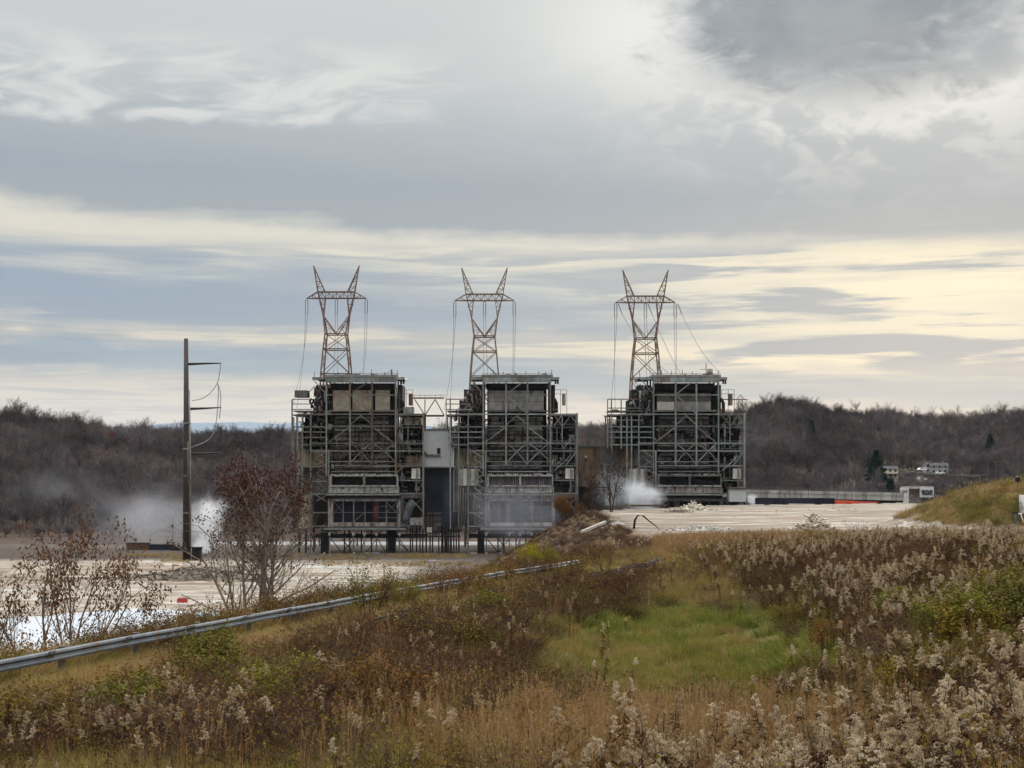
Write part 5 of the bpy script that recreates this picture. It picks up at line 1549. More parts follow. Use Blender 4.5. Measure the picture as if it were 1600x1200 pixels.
# grass
x, y, z, px, py, u = field(52000, 101)
n1, n2, clear, green, tall, gold, bram, olive = zones(x, y, px, py)
short = lambda s, m_: [data_obj("grass_tuft", grass_clump(s + i, 64, .32, .22, .55, .019, 1.1, .42), m_) for i in range(3)]
mid = lambda s, m_: [data_obj("grass_tuft", grass_clump(s + i, 58, .28, .35, .80, .017, .7, .30), m_) for i in range(3)]
big = (.8 + .004 * y) * np.where(rail_strip(x, y) | near_rail_piece(px, py), .6, 1.0)
n3 = vnoise(x / 1.3, y / 2.0, 65); dark_ = (1 - .72 * gold * (y > 22) * (px > 1050)) * (1 - .62 * bram)
kg = u < np.clip(green, 0, 1) * .75 * sstep(n3 + .4 * n1, -.45, .1)
scatter("green_grass", V3(x, y, z, kg), short(1, m_g_green), big[kg] * 1.1, seed=1)
u2 = np.random.RandomState(5).rand(len(x))
ko = ~kg & (u2 < (.30 + .35 * clear * sstep(n3, -.3, .2) + .25 * n2 + .25 * olive) * dark_) 
scatter("olive_grass", V3(x, y, z, ko), mid(11, m_g_olive), big[ko] * np.where(clear[ko] > .4, .75, 1.0), seed=2)
kt = ~kg & ~ko & (u < (.5 + .4 * tall + .45 * clear * sstep(-n3, -.2, .3)) * dark_)
scatter("tan_grass", V3(x, y, z, kt), mid(21, m_g_tan), big[kt] * np.where(clear[kt] > .4, .6, 1.0), seed=3)
# tall rust-coloured grass in the hollow and along the rim
def tall_clump(seed):
    rn = random.Random(seed); mb = grass_clump(seed, 30, .22, .5, 1.15, .015, .42, .15)
    for i in range(10):
        t = rn.uniform(0, 6.28); p = Vector((.2 * math.cos(t), .2 * math.sin(t), 0)); d = Vector((rn.uniform(-.15, .15), rn.uniform(-.15, .15), 1)).normalized(); L = rn.uniform(.9, 1.35)
        mb.tube([p, p + d * L], [.005, .003], 3, False)
        for k in range(9): leaf(mb, p + d * (L * rn.uniform(.78, 1.0)), (rn.uniform(-1, 1), rn.uniform(-1, 1), 1.2), .05, .016, rn)
    return mb
x, y, z, px, py, u = field(20000, 103)
n1, n2, clear, green, tall, gold, bram, olive = zones(x, y, px, py)
k = (u < np.clip(tall * .95 + .5 * blob(px, py, 1050, 850, 250, 10, 2) + .05, 0, 1) * (1 - clear) * (1 - .5 * green)) & ~rail_strip(x, y) & ~near_rail_piece(px, py)
scatter("rust_grass", V3(x, y, z, k), [data_obj("tall_grass", tall_clump(31 + i), m_g_rust) for i in range(4)], (.8 + .003 * y[k]) * np.random.RandomState(9).uniform(.7, 1.15, k.sum()), seed=4)
# brambles and low shrubs
x, y, z, px, py, u = field(9000, 105)
n1, n2, clear, green, tall, gold, bram, olive = zones(x, y, px, py)
k = (u < (bram * .9 + .08) * (1 - clear)) & ~rail_strip(x, y) & ~near_rail_piece(px, py)
bw = [bramble(40 + i) for i in range(4)]
scl = (.62 + .004 * y[k]) * np.random.RandomState(3).uniform(.5, 1.6, k.sum())
scatter("undergrowth", V3(x, y, z, k), [data_obj("canes", w, m_cane) for w, l in bw], scl, seed=5)
scatter("undergrowth", V3(x, y, z, k), [data_obj("dead_leaves", l, m_deadleaf) for w, l in bw], scl, seed=5)
x, y, z, px, py, u = field(5200, 107)
n1, n2, clear, green, tall, gold, bram, olive = zones(x, y, px, py)
k = (u < (olive * .95 * sstep(n1, -.5, .1) + .06) * (1 - clear)) & ~rail_strip(x, y) & ~near_rail_piece(px, py)
lw_ = [leafy(60 + i) for i in range(3)]
scl = (.6 + .004 * y[k]) * np.random.RandomState(4).uniform(.5, 1.6, k.sum())
scatter("low_shrubbery", V3(x, y, z, k), [data_obj("twigs", w, m_cane) for w, l in lw_], scl, seed=6)
scatter("low_shrubbery", V3(x, y, z, k), [data_obj("small_leaves", l, m_olleaf) for w, l in lw_], scl, seed=6)
# goldenrod: the nearest stand on their own, the rest are one mass
x, y, z, px, py, u = field(34000, 109, 8.5, 128)
n1, n2, clear, green, tall, gold, bram, olive = zones(x, y, px, py)
k = (u < .95 * gold * sstep(n1 + .5 * n2, -.45, .1) * (1 - clear * .9) + .02 * (1 - clear)) & ~rail_strip(x, y) & ~near_rail_piece(px, py)
x, y, z, px, py = x[k], y[k], z[k], px[k], py[k]
sc_ = np.random.RandomState(12).uniform(.7, 1.25, len(x)) * (.95 + .0016 * y) * np.where(px < 880, .78, 1.0) * np.where(y < 17, .86, 1.0)
inframe = (px > -40) & (px < 1640) & (HY - F * (z + 1.2 * sc_) / y < 1195)
order = np.argsort(np.where(inframe, y, 1e6))
single = np.zeros(len(x), bool); single[order[:270]] = True
gp = [goldenrod(70 + i, 1.1 + .09 * (i % 4), 1.0) for i in range(10)]
far = ~single
scatter("goldenrod_weeds", V3(x, y, z, far), [data_obj("stalks", s, m_stem) for s, p_ in gp], sc_[far], seed=7)
scatter("goldenrod_weeds", V3(x, y, z, far), [data_obj("plumes", p_, m_fluff) for s, p_ in gp], sc_[far], seed=7)
gm_ = [(s.mesh("goldenrod_stalk", m_stem), p_.mesh("flower_plume", m_fluff)) for s, p_ in gp]
rn = random.Random(77)
for i in np.where(single)[0]:
    s, p_ = gm_[rn.randrange(10)]
    o = bpy.data.objects.new("goldenrod_plant", s); COL.objects.link(o); o.location = (x[i], y[i], z[i]); o.rotation_euler = (rn.gauss(0, .14), rn.gauss(0, .14), rn.uniform(0, 6.28)); o.scale = (float(sc_[i]),) * 3
    tag(o, "dead goldenrod stalk with a fluffy pale plume among those nearest the viewer", "goldenrod", "nearest goldenrod stalks")
    q = bpy.data.objects.new("flower_plume", p_); COL.objects.link(q); q.parent = o

# mound, slope and rim plants farther off
r_ = np.random.RandomState(200)
n = 5200
x = r_.uniform(62, 130, n); y = r_.uniform(232, 300, n); z = ground_z(x, y)
k = z > -10.9
pts = V3(x, y, z, k); s_ = r_.uniform(1.0, 2.0, k.sum())
h_ = vnoise(x[k] / 5, y[k] / 5, 71)
scatter("mound_grass", pts[h_ > -.1], mid(81, m_g_tan), s_[h_ > -.1] * 1.15, seed=8)
scatter("mound_grass", pts[h_ <= -.15], mid(84, m_g_rust), s_[h_ <= -.15] * 1.1, seed=9)
kk = r_.rand(len(pts)) < .16
scatter("mound_weeds", pts[kk], [data_obj("stalks", s, m_stem) for s, p_ in gp[:3]], s_[kk] * .95, seed=10)
scatter("mound_weeds", pts[kk], [data_obj("plumes", p_, m_fluff) for s, p_ in gp[:3]], s_[kk] * .95, seed=10)
kk = (r_.rand(len(pts)) < .03) | ((800 + F * pts[:, 0] / pts[:, 1] > 1500) & (r_.rand(len(pts)) < .35) & (pts[:, 2] < -6.5))
scatter("mound_shrubbery", pts[kk], [data_obj("small_leaves", l, m_olleaf) for w, l in lw_], s_[kk] * 1.3, seed=11)
n = 9000
x = r_.uniform(-22, 30, n); y = r_.uniform(120, 372, n); z = ground_z(x, y); e = edge_dist(x, y)
k = (e > -4) & (z > PAD + .8) & (r_.rand(n) < .8)
pts = V3(x, y, z, k)
scatter("slope_stubble", pts, mid(91, m_g_rust)[:1] + mid(92, m_stem), r_.uniform(.5, 1.3, len(pts)), seed=12)
kk = r_.rand(len(pts)) < .07
scatter("slope_brush", pts[kk], [data_obj("canes", w, m_cane) for w, l in bw], r_.uniform(.8, 1.6, kk.sum()), seed=13)
# rim of the slab: rust weeds and plumes in front of the concrete
n = 9000
x = r_.uniform(6, 95, n); y = r_.uniform(118, 214, n); z = ground_z(x, y); e = edge_dist(x, y); k = (e < 2) & (x / y < .42) & ((x / y > .10) | (y < 135) | (r_.rand(n) < .25))
pts = V3(x, y, z, k); h_ = vnoise(pts[:, 0] / 6, pts[:, 1] / 6, 73)
lo_ = np.where(pts[:, 0] / pts[:, 1] < .10, .6, 1.0)
scatter("rim_grass", pts[h_ < .2], mid(95, m_g_tan), r_.uniform(.9, 1.6, (h_ < .2).sum()) * lo_[h_ < .2], seed=14)
kk = h_ > -.15
scatter("rim_weeds", pts[kk], [data_obj("tall_grass", tall_clump(131 + i), m_g_rust) for i in range(3)], r_.uniform(.9, 1.5, kk.sum()) * lo_[kk], seed=15)
kk = r_.rand(len(pts)) < .22
scatter("rim_goldenrod", pts[kk], [data_obj("plumes", p_, m_fluff) for s, p_ in gp[:3]], r_.uniform(.9, 1.4, kk.sum()), seed=16)
# dead grass at the feet of the boilers and between pond and rubble
n = 3500
x = r_.uniform(-120, 5, n); y = r_.uniform(395, 447, n); z = ground_z(x, y); k = (z < PAD + 1) & (r_.rand(n) < sstep(vnoise(x / 9, y / 9, 75), -.1, .3))
scatter("dead_grass", V3(x, y, z, k), mid(97, m_g_tan), r_.uniform(.8, 1.6, k.sum()), seed=17)
n = 2600
yy = r_.uniform(24, 118, n); off = r_.uniform(.6, 9, n); x = rail_x(yy) - off; z = ground_z(x, yy)
yy2 = r_.uniform(24, 84, 4200); x2 = rail_x(yy2) + r_.uniform(.25, 5.2, 4200); n2_ = vnoise(x2 / 2.0, yy2 / 2.5, 78)
p2 = np.stack([x2, yy2, ground_z(x2, yy2)], -1); off2 = (x2 - rail_x(yy2)); s2 = (.55 + .09 * off2) * r_.uniform(.6, 1.25, 4200)
scatter("verge_grass", p2[n2_ > .05], mid(181, m_g_tan), s2[n2_ > .05], seed=31)
scatter("verge_grass", p2[n2_ <= -.2], mid(184, m_g_rust), s2[n2_ <= -.2], seed=32)
kk = (off2 > 2.2) & (r_.rand(4200) < .06) & (n2_ > .1)
scatter("verge_weeds", p2[kk], [data_obj("canes", w, m_cane) for w, l in bw], s2[kk] * .8, seed=33)
scatter("bank_grass", np.stack([x, yy, z], -1), mid(98, m_g_tan) + mid(99, m_g_rust), r_.uniform(.8, 1.4, n), seed=18)
kk = r_.rand(n) < .12
scatter("bank_brush", np.stack([x, yy, z], -1)[kk], [data_obj("dead_leaves", l, m_deadleaf) for w, l in bw], r_.uniform(.8, 1.3, kk.sum()), seed=19)

# ------------------------------------------------------------------ single shrubs
def make_tree_thing(name, loc, label, cat, t, wood_mat, leaves=None, leaf_mat=None, group=None, rz=0.0, scale=1.0, wname="branches"):
    r = empty(name, loc, label, cat, group, rz); r.scale = (scale,) * 3
    t.wood.build(wname, wood_mat, r, True)
    if leaves and leaves.f: leaves.build("leaves", leaf_mat, r)
    return r


def bush_tree(seed, h, n_st=7, nch=(5, 5), spread=.5, thick=.02):
    t = Tree(seed); rn = t.rn
    for i in range(n_st):
        a = rn.uniform(0, 6.28); l_ = rn.uniform(.15, .75)
        t.limb((.15 * math.cos(a), .15 * math.sin(a), -.1), (l_ * math.cos(a), l_ * math.sin(a), 1), h * rn.uniform(.55, .85), thick, 0, nch, .5, spread, .14, .03, .3, 5)
    return t


def hang_leaves(t, n, L, w, frac=1.0, droop=.6, zmin=None, cond=None, spread=.12):
    mb = MB(); rn = t.rn
    for p, d in t.tips:
        if rn.random() > frac or (zmin is not None and p.z < zmin) or (cond and not cond(p)): continue
        for i in range(n):
            q = p + Vector((rn.gauss(0, spread), rn.gauss(0, spread), rn.gauss(0, spread)))
            leaf(mb, q, (d.x * .5 + rn.uniform(-.8, .8), d.y * .5 + rn.uniform(-.8, .8), -droop + rn.uniform(-.5, .5)), L * rn.uniform(.7, 1.3), w, rn)
    return mb


bushes = [  # px of the foot, distance, height, leaf material or None, label, leaf count
    (575, 56, 2.7, m_olleaf, 2, "round bare-twigged bush with few olive leaves in front of the long guardrail"),
    (285, 38, 1.5, None, 0, "dark fan of bare twigs below the left part of the long guardrail"),
    (880, 68, 2.8, m_deadleaf, 2, "dark brown bush in the middle of the thicket left of the sagging rail piece"),
    (920, 66, 1.6, m_deadleaf, 1, "twiggy brown bush just below the sagging rail piece"),
    (945, 98, 2.9, m_deadleaf, 1, "spreading leafless bush behind the sagging dark guardrail piece"),
    (820, 112, 3.2, m_yelleaf, 7, "bright yellow-green bush at the foot of the brown slope"),
    (850, 108, 2.0, m_yelleaf, 5, "smaller yellow-green bush behind the far end of the long guardrail"),
    (672, 92, 2.6, m_yelleaf, 6, "yellow-green bush behind the guardrail by the pale slab"),
    (505, 60, 1.3, None, 0, "low bare bush against the guardrail left of the round olive bush"),
    (700, 62, 2.3, m_deadleaf, 2, "brown leafy bush in the thicket above the short rail piece"),
    (770, 58, 2.1, m_deadleaf, 2, "brown bush in the thicket right of the short rail piece"),
    (450, 30, 1.2, m_olleaf, 4, "olive bush low on the near bank left of the hollow"),
    (640, 34, 1.4, None, 0, "greyish twiggy bush above the tall grass of the hollow"),
    (1240, 56, 1.5, m_olleaf, 4, "olive bush at the right end of the green grass"),
    (1300, 44, 1.6, m_deadleaf, 2, "rusty brown bush right of the green hollow"),
    (1420, 30, 1.3, m_olleaf, 3, "olive bush on the lower goldenrod slope"),
    (1560, 42, 1.7, m_olleaf, 5, "rounded olive bush in the middle of the goldenrod slope"),
    (1590, 58, 1.6, m_olleaf, 4, "olive bush higher up the goldenrod slope below the wire fence"),
    (1120, 80, 1.3, m_deadleaf, 2, "brown bush at the meadow edge above the green grass"),
    (630, 64, 1.5, m_olleaf, 3, "small olive bush touching the guardrail right of the round one"),
    (735, 78, 1.7, m_deadleaf, 2, "brown bush hiding part of the guardrail where it narrows"),
    (790, 86, 1.6, m_deadleaf, 2, "brown bush in front of the thin far stretch of the guardrail"),
    (610, 61, 1.6, m_deadleaf, 2, "rusty bush leaning on the guardrail just right of the round olive bush"),
    (690, 73, 1.5, None, 0, "bare grey tangle over the guardrail below the pale slab"),
    (850, 97, 1.7, m_deadleaf, 1, "brown bush over the far end of the long guardrail"),
    (470, 53, 1.0, None, 0, "low bare tangle in front of the middle of the long guardrail"),
    (100, 24, 1.1, m_deadleaf, 1, "reddish twiggy bush among goldenrod low on the left bank"),
    (1590, 246, 3.4, m_olleaf, 5, "dark olive bush on the front of the mound below the white cabinet"),
    (1560, 243, 2.8, m_olleaf, 5, "olive bush at the foot of the mound left of a darker one"),
    (1262, 170, 3.0, m_deadleaf, 1, "small leafless shrub at the near edge of the slab beside the board pile"),
]
for i, (bpx, d, h, lm, nl, lab) in enumerate(bushes):
    g = ground_pt(bpx, 0, d)
    t = bush_tree(300 + i, h, 8 if d < 150 else 7, (6, 5), .5, .012 + .004 * h)
    lf = hang_leaves(t, nl, .05 + .015 * h, .035 + .01 * h, .8, .2, spread=.05 * h) if nl else None
    make_tree_thing("bush", g, lab, "bush", t, m_cane if lm is not m_yelleaf else m_bark_d, lf, lm)

protos = []
for i, (h, lm, nl, wm_) in enumerate(((1.5, m_deadleaf, 2, m_cane), (1.3, None, 0, m_cane), (1.7, m_deadleaf, 1, m_bark_d), (1.2, m_olleaf, 4, m_cane), (1.5, m_olleaf, 5, m_cane))):
    t = bush_tree(700 + i, h, 9, (6, 5), .55, .014); lf = hang_leaves(t, nl, .075, .05, .9, .2, spread=.08) if nl else None
    protos.append((t, wm_, lf, lm, i >= 3))
roots = {}
r_ = np.random.RandomState(230); cnt = 0
for _try in range(1500):
    if cnt >= 70: break
    d = float(r_.uniform(24, 100)); bp = float(r_.uniform(-20, 1620)); x = (bp - 800) / F * d
    xa, ya = np.array([x]), np.array([d]); zg = ground_z(xa, ya); pyb = HY - F * zg / d; pxa = np.array([bp])
    if edge_dist(xa, ya)[0] > -1 or rail_strip(xa, ya)[0] or near_rail_piece(pxa, pyb)[0]: continue
    n1, n2, clear, green, tall, gold, bram, olive = [float(q[0]) for q in zones(xa, ya, pxa, pyb)]
    if clear > .15 or tall > .35: continue
    ol = r_.rand() < olive / (olive + bram + .05)
    if r_.rand() > (olive if ol else bram): continue
    k = int(r_.choice([3, 4])) if ol else int(r_.choice([0, 1, 2])); tr_, wm_, lf, lm, _o = protos[k]
    lab, grp = ("olive-leaved rounded bush standing among grass and goldenrod", "olive bushes among the goldenrod") if ol else ("dark twiggy rounded bush in the brown thicket", "dark bushes of the brown thicket")
    if k not in roots: o = roots[k] = make_tree_thing("bush", (0, 0, 0), lab, "bush", tr_, wm_, lf, lm, grp)
    else: o = copy_tree(roots[k])
    sc0 = float(r_.uniform(.55, 1.15)) * (1 + .003 * d); o.location = (x, d, float(zg[0])); o.rotation_euler = (0, 0, float(r_.uniform(0, 6.28))); o.scale = (sc0 * 1.15, sc0 * 1.15, sc0 * .85); cnt += 1

# ------------------------------------------------------------------ the trees beyond the rail
g = ground_pt(95, 0, 47)
t = Tree(401)
for i, (a, l_, L) in enumerate(((0.2, .75, 4.0), (3.0, .45, 4.4), (2.5, .2, 4.8), (.6, .35, 4.6), (3.4, .9, 3.8), (1.3, .3, 4.2), (.1, 1.0, 3.6), (-.3, .55, 4.5), (3.1, 1.3, 3.2))):
    t.limb((.5 * math.cos(a) * l_, .4 * math.sin(a), -.3), (l_ * math.cos(a) * .8, .25 * math.sin(a), 1), L, .045, 0, (6, 5, 3), .5, .6, .15, .05, .3, 6)
lf = hang_leaves(t, 4, .145, .06, .40, .8, 2.6, None, .13)
make_tree_thing("sumac_tree", g, "many-stemmed sumac with hanging brown-orange leaves beside the pale pond", "tree", t, m_bark, lf, m_leafbr, wname="trunk")
g = ground_pt(-20, 0, 45)
t = Tree(402)
for i, (a, l_, L) in enumerate(((0.3, .6, 4.0), (2.0, .2, 4.3), (.9, .35, 4.2), (-.2, .9, 3.8))):
    t.limb((.4 * math.cos(a), .4 * math.sin(a), -.3), (l_ * math.cos(a), .25 * math.sin(a), 1), L, .04, 0, (6, 5, 3), .5, .6, .15, .05, .3, 6)
lf = hang_leaves(t, 4, .145, .06, .2, .9, 2.5, None, .10)
make_tree_thing("sumac_tree", g, "greyer sumac cut by the left edge of the photo with few leaves", "tree", t, m_bark, lf, m_leafbr, wname="trunk")
g = ground_pt(402, 0, 66)
t = Tree(403)
for i, (a, l_, L) in enumerate(((2.6, .55, 6.6), (.3, .42, 6.8), (1.5, .1, 7.6), (3.4, .85, 5.6), (-.2, .95, 5.4), (2.0, .25, 7.0), (.8, .3, 7.0))):
    t.limb((.12 * math.cos(a), .12 * math.sin(a), -.3), (l_ * math.cos(a) * .5, .22 * math.sin(a), 1), L, .10, 0, (8, 6, 4), .5, .72, .13, .05, .34, 6)
lf = hang_leaves(t, 5, .18, .08, .7, .5, 4.2, lambda p: p.z > 7.0 + .6 * math.sin(p.x * 3) or t.rn.random() < .16, .14)
make_tree_thing("cherry_tree", g, "forking grey tree with dark red leaves in its upper crown before the boiler houses", "tree", t, m_bark, lf, m_leafrd, wname="trunk")
g = ground_pt(369, 0, 60)
t = Tree(404); t.limb((0, 0, -.3), (.03, 0, 1), 5.0, .06, 0, (11, 4), .36, 1.0, .08, .02, .35, 6)
lf = hang_leaves(t, 2, .15, .06, .3, .6, 2.0, None, .10)
make_tree_thing("sapling", g, "thin upright sapling with a few brown leaves in front of the red-leaved tree", "sapling", t, m_bark, lf, m_leafbr, wname="trunk")
for spx, d, h, lab, sd in ((955, 352, 17, "bare vine-hung tree standing in front of the brown duct box", 405), (925, 350, 12, "slim bare tree left of the vine-hung one before the brown duct box", 406)):
    g = ground_pt(spx, 0, d); t = Tree(sd)
    for i in range(3): a = i * 2.1; t.limb((.2 * math.cos(a), .2 * math.sin(a), -.5), (.22 * math.cos(a), .2 * math.sin(a), 1), h * .7, .20, 0, (9, 7), .35, .6, .1, .04, .2, 5)
    lf = hang_leaves(t, 3, .5, .3, .35, .5, 1.0, None, .35)
    make_tree_thing("bare_tree", g, lab, "tree", t, m_bark_d, lf, m_cane, wname="trunk")
g = ground_pt(880, 0, 352); t = bush_tree(407, 6.5, 9, (7, 6), .45, .07); lf = hang_leaves(t, 4, .32, .16, .8, .4, spread=.25)
make_tree_thing("shrub", g, "tall brown shrub at the corner where the slope meets the middle boiler house", "shrub", t, m_cane, lf, m_deadleaf)
g = ground_pt(1336, 0, 216); t = bush_tree(409, 3.6, 7, (5, 4), .55, .035)
make_tree_thing("bare_shrub", g, "slender bare shrub on the slab right of the board pile", "shrub", t, m_bark_d)

# ------------------------------------------------------------------ woods on the hills
m_wood = M_rand("bare_wood", [(.080, .068, .068), (.058, .052, .056), (.105, .090, .084), (.044, .042, .048), (.090, .062, .056), (.13, .115, .105), (.062, .050, .057)], .9, .2, .05)
X.nt = m_wood.node_tree      # stands of different species: lighter and darker patches of wood
hs = [q for q in X.nt.nodes if q.type == 'HUE_SAT'][0]; oi = [q for q in X.nt.nodes if q.type == 'OBJECT_INFO'][0]
k1 = noise(X(oi.outputs['Location']), .016, 3, .6); k2 = X(oi.outputs['Random'])
old = hs.inputs['Value'].links[0].from_socket
X.nt.links.new((X(old) * (smooth(k1, .36, .64) * .75 + .55)).s, hs.inputs['Value'])



def bare_tree(seed, h, r_, n=330):
    """a leafless hardwood in the distance: trunk, limbs and a haze of twigs"""
    rn = random.Random(seed); mb = MB()
    mb.tube([(0, 0, -1.5), (rn.uniform(-.2, .2), 0, h * .3), (rn.uniform(-.4, .4), 0, h * .6)], [.26, .2, .12], 5, False)
    nodes = []
    for i in range(16):
        t = rn.uniform(0, 6.28); b0 = Vector((0, 0, h * rn.uniform(.22, .6))); rr = r_ * rn.uniform(.45, 1.0)
        e = Vector((rr * math.cos(t), rr * math.sin(t), b0.z + h * rn.uniform(.12, .40))); m_2 = b0.lerp(e, .5) + Vector((0, 0, -.3)); mb.tube([b0, m_2, e], [.11, .08, .04], 3, False); nodes += [(m_2, .8), (e, 1.0), (b0.lerp(e, .75), .9)]
    nodes.append((Vector((0, 0, h * .75)), 1))
    for i in range(n):
        c_, w = nodes[rn.randrange(len(nodes))]
        p = c_ + Vector((rn.gauss(0, .5), rn.gauss(0, .5), rn.gauss(0, .4)))
        out_ = Vector((p.x / r_, p.y / r_, 1.1 + rn.uniform(-.6, .5))).normalized(); d = (out_ + Vector((rn.uniform(-.6, .6), rn.uniform(-.6, .6), rn.uniform(-.3, .5)))).normalized()
        L = rn.uniform(.8, 2.0); s = d.cross(Vector((rn.uniform(-1, 1), rn.uniform(-1, 1), rn.uniform(-1, 1)))).normalized() * rn.uniform(.03, .075)
        mb.add([p - s, p + s, p + d * L], [(0, 1, 2)])
    return mb


wp = [bare_tree(500 + i, 12 + (i % 3), 3.2 + .3 * (i % 2)) for i in range(6)]
r_ = np.random.RandomState(210)
n = 26000
yy = np.sqrt(r_.uniform(555 ** 2, 1190 ** 2, n)); xx = yy * r_.uniform(-.46, .46, n)
px = 800 + F * xx / yy
dr = np.interp(px, H_P, H_D); zz_ = ground_z(xx, yy)
foot = np.where(px < 1080, 556, 628)
keep = (yy > foot) & (yy < dr + 25)
clearing = np.exp(-(((px - 1440) / 62) ** 2 + ((yy - 855) / 52) ** 2) ** 2) + np.exp(-(((px - 1395) / 45) ** 2 + ((yy - 775) / 40) ** 2) ** 2) + (px > 1190) * np.exp(-((yy - 690) / 50.) ** 4) * .72 + np.exp(-(((px - 1500) / 100) ** 2 + ((yy - 730) / 75) ** 2) ** 2) * .6
keep &= r_.rand(n) > clearing
vista = (px > 1338) & (px < 1488) & (yy < 862) & (yy > 628)
keep &= ~(vista & (r_.rand(n) > .035))
keep &= ~((px > 1488) & (px < 1640) & (yy < 800) & (r_.rand(n) > .35))
thin = sstep(vnoise(xx / 40, yy / 40, 77), -.9, -.1)
keep &= r_.rand(n) < .35 + .65 * thin
pts = np.stack([xx, yy, zz_], -1)[keep]
print("forest trees", len(pts))
tsc = r_.uniform(.6, 1.0, len(pts)) * (1 + .28 * vnoise(pts[:, 0] / 30, pts[:, 1] / 30, 79)) + .35 * (r_.rand(len(pts)) < .06)
ridge = pts[:, 1] > (dr[keep] - 30)
single = np.where(ridge & (np.abs(pts[:, 0] / pts[:, 1]) < .37))[0]; r_.shuffle(single); single = single[:60]
mask = np.ones(len(pts), bool); mask[single] = False
scatter("woods", pts[mask], [data_obj("hardwood", w, m_wood) for w in wp], tsc[mask], .06, 20)
wm = [w.mesh("skyline_tree", m_wood) for w in wp]
rn = random.Random(9)
for i in single:
    o = bpy.data.objects.new("skyline_tree", wm[rn.randrange(6)]); COL.objects.link(o); o.location = pts[i]; o.rotation_euler = (0, 0, rn.uniform(0, 6.28)); o.scale = (rn.uniform(.9, 1.4),) * 3
    tag(o, "leafless grey tree standing up along the wooded skyline", "tree", "bare trees along the skyline")
# brush under the woods
n = 9000
yy = np.sqrt(r_.uniform(537 ** 2, 900 ** 2, n)); xx = yy * r_.uniform(-.46, .46, n); px = 800 + F * xx / yy
k = (yy > np.where(px < 1080, 537, 622))
bsh = [bare_tree(540 + i, 4, 2.4, 200) for i in range(3)]
scatter("hillside_brush", np.stack([xx, yy, ground_z(xx, yy)], -1)[k], [data_obj("brush", w, m_wood) for w in bsh], r_.uniform(.5, 1.2, k.sum()), .1, 21)


def conifer(seed, h, r_):
    rn = random.Random(seed); tr, cr = MB(), MB()
    tr.tube([(0, 0, -1), (0, 0, h * .5), (0, 0, h)], [h * .018, h * .012, .03], 6)
    nw = int(h * 2.6)
    for i in range(nw):
        f = (i + rn.random()) / nw; zc = h * (.05 + .95 * f); rr = r_ * (1 - f) ** .85 * rn.uniform(.75, 1.1) + .15
        for k in range(rn.randint(7, 10)):
            t = rn.uniform(0, 6.28); d = Vector((math.cos(t), math.sin(t), -.28)); L = rr * rn.uniform(.7, 1.1)
            for s in range(max(3, int(L / .4))):
                q = Vector((0, 0, zc)) + d * (L * (s + .6) / max(3, int(L / .4)))
                for e in range(5): leaf(cr, q, (d.x + rn.uniform(-.9, .9), d.y + rn.uniform(-.9, .9), rn.uniform(-.7, .2)), rn.uniform(.8, 1.5), .5, rn)
    return tr, cr
m_con = M_rand("conifer_needles", [(.012, .032, .024), (.016, .036, .026), (.010, .026, .021)], .8, .3, .15)
for cpx, py_, d, h, r2, lab in ((1369, 752, 760, 21, 8.2, "largest dark conifer, beside the cream house"), (1391, 771, 660, 8.2, 2.9, "small blue-green conifer in front of the cream house"), (1268, 701, 960, 18, 4.4, "narrow dark conifer standing alone among bare trees above the bridge"), (1547, 697, 960, 17, 5.4, "dark conifer high on the hillside at the right"), (1490, 690, 1000, 9, 3.6, "hazy dark conifer left of the one high on the right hillside")):
    g = ground_pt(cpx, 0, d); tr, cr = conifer(600 + cpx, h, r2)
    r = empty("conifer_tree", g, lab, "conifer"); tr.build("trunk", m_bark_d, r); cr.build("crown", m_con, r)
for cpx, d, h, c_, lab, sd in ((175, 800, 14, [(.10, .022, .022), (.12, .03, .028)], "hardwood still covered in dark red leaves on the left hillside", 1), (60, 720, 11, [(.085, .03, .026), (.1, .04, .03)], "reddish tree low on the left hillside", 2), (247, 690, 12, [(.11, .075, .045), (.13, .09, .055)], "tan-leaved tree in the wood left of the steel pole", 3)):
    g = ground_pt(cpx, 0, d); t = Tree(620 + sd); t.limb((0, 0, -1), (0, 0, 1), h * .6, .22, 0, (9, 6), .5, .7, .1, .05, .25, 5)
    lf = hang_leaves(t, 12, .55, .35, 1, .2, spread=.55)
    make_tree_thing("autumn_tree", g, lab, "tree", t, m_bark_d, lf, M_rand("autumn_leaf", c_, .8, .3), wname="trunk")
g = ground_pt(1334, 0, 640); t = Tree(640); t.limb((0, 0, -1), (.04, 0, 1), 11, .26, 0, (10, 6), .42, .6, .08, .04, .25, 5)
make_tree_thing("sycamore_tree", g, "pale-barked leafless tree behind the bridge railing", "tree", t, M_rand("pale_bark", [(.30, .27, .24), (.34, .31, .27)], .8, .2), wname="trunk")


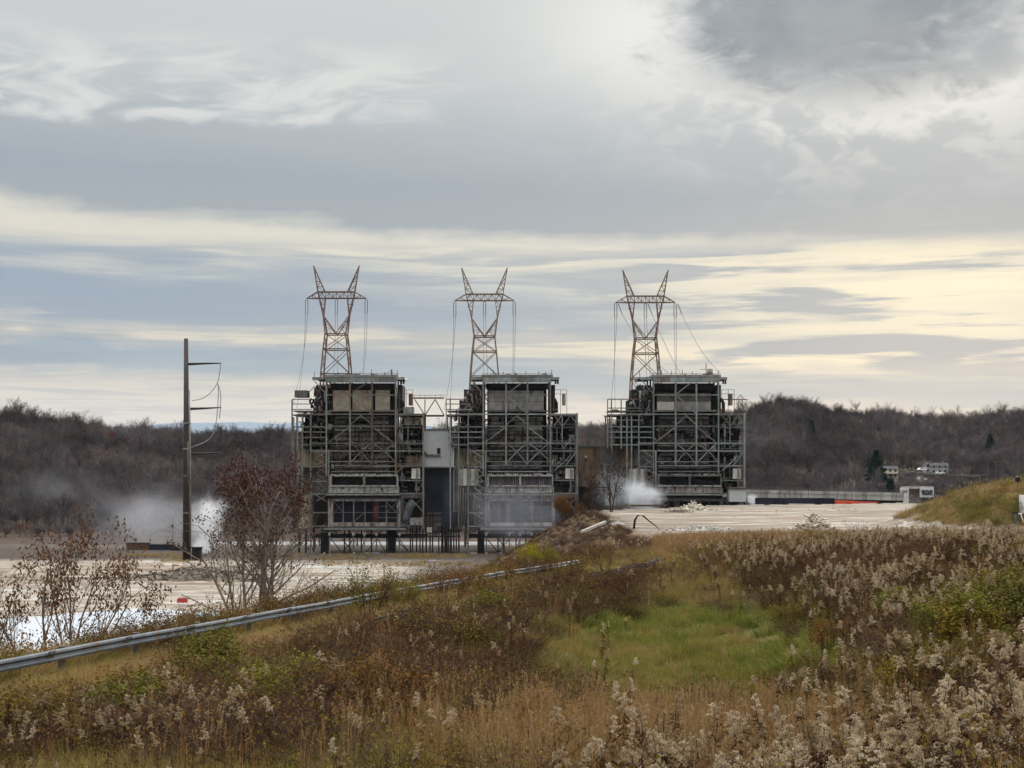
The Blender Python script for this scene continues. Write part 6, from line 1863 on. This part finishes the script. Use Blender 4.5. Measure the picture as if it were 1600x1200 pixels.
# ================================================================== steam and smoke
def plume(name, px, py, d, sx_, sy_, sz_, col, dens, label, seed, scale=2.2, absorb=None, lo=.38):
    mb = MB(); k, n = 10, 18; vs, fs = [], []
    for i in range(k + 1):
        ph = math.pi * i / k
        for j in range(n): vs.append((math.sin(ph) * math.cos(6.2832 * j / n), math.sin(ph) * math.sin(6.2832 * j / n), math.cos(ph)))
    for i in range(k):
        for j in range(n): fs.append((i * n + j, (i + 1) * n + j, (i + 1) * n + (j + 1) % n, i * n + (j + 1) % n))
    mb.add(vs, fs)
    m = bpy.data.materials.new(name + "_vapour"); m.use_nodes = True; X.nt = m.node_tree; X.nt.nodes.clear()
    o_ = X.nt.nodes.new('ShaderNodeOutputMaterial'); v = X.nt.nodes.new('ShaderNodeVolumePrincipled'); X.nt.links.new(v.outputs[0], o_.inputs['Volume'])
    v.inputs['Color'].default_value = (*col, 1); v.inputs['Anisotropy'].default_value = .2
    c_ = tcoord('Object'); ln = X.nt.nodes.new('ShaderNodeVectorMath'); ln.operation = 'LENGTH'; X.nt.links.new(c_.s, ln.inputs[0]); L = X(ln.outputs['Value'])
    ofs = X.nt.nodes.new('ShaderNodeVectorMath'); ofs.operation = 'ADD'; X.nt.links.new(c_.s, ofs.inputs[0]); ofs.inputs[1].default_value = (seed * 3.1, seed * 1.7, seed)
    nz = noise(X(ofs.outputs[0]), scale, 5, .6, .4)
    fall = 1.0 - smooth(L, .25, 1.0)
    den = smooth(nz + (fall - .5) * .35, lo, lo + .35) * fall * dens
    X.nt.links.new(den.s, v.inputs['Density'])
    o = mb.build(name, m, None, True); o.location = P(px, py, d); o.scale = (sx_, sy_, sz_)
    return tag(o, kind='stuff')
WH = (.92, .93, .95)
plume("steam", 322, 822, 452, 9, 6, 15, WH, .32, "", 1, 3.0, lo=.42)
plume("steam", 334, 800, 456, 9, 5, 8, WH, .22, "", 11, 3.0, lo=.46)
plume("steam", 316, 856, 448, 5, 4, 5, WH, .40, "", 2, 3.0, lo=.38)
plume("smoke", 252, 812, 500, 30, 10, 21, (.82, .84, .88), .04, "", 3, 2.8, lo=.42)
plume("smoke", 200, 806, 520, 30, 10, 18, (.75, .77, .82), .024, "", 12, 2.6, lo=.44)
plume("smoke", 90, 780, 580, 42, 12, 26, (.62, .64, .68), .012, "", 4, 2.6, lo=.42)
plume("steam", 1006, 778, 428, 10, 5, 7, WH, .5, "", 5, 2.8, lo=.42)
plume("steam", 990, 766, 430, 9, 5, 8, WH, .16, "", 15, 3.2, lo=.47)
plume("smoke", 962, 764, 424, 14, 7, 12, (.75, .8, .84), .05, "", 6, 2.8, lo=.44)
plume("smoke", 812, 806, 436, 24, 8, 14, (.62, .64, .72), .05, "", 7, 2.4, lo=.38)
plume("smoke", 760, 790, 440, 10, 6, 12, (.62, .64, .72), .03, "", 17, 2.8, lo=.42)
plume("smoke", 704, 775, 450, 5, 4, 15, (.45, .48, .56), .022, "", 9, 2.2, lo=.36)
plume("steam", 1176, 781, 470, 3.6, 4, 3.4, WH, .30, "", 8, 2.6, lo=.40)

# ================================================================== the air between
m = bpy.data.materials.new("air"); m.use_nodes = True; X.nt = m.node_tree; X.nt.nodes.clear()
o_ = X.nt.nodes.new('ShaderNodeOutputMaterial'); v = X.nt.nodes.new('ShaderNodeVolumePrincipled'); X.nt.links.new(v.outputs[0], o_.inputs['Volume'])
v.inputs['Color'].default_value = (.80, .87, .95, 1); v.inputs['Density'].default_value = 1.4e-5; v.inputs['Anisotropy'].default_value = .0
haze = MB().box((-9000, -200, -75), (9000, 15600, 365)).build("haze", m); tag(haze, kind='stuff')
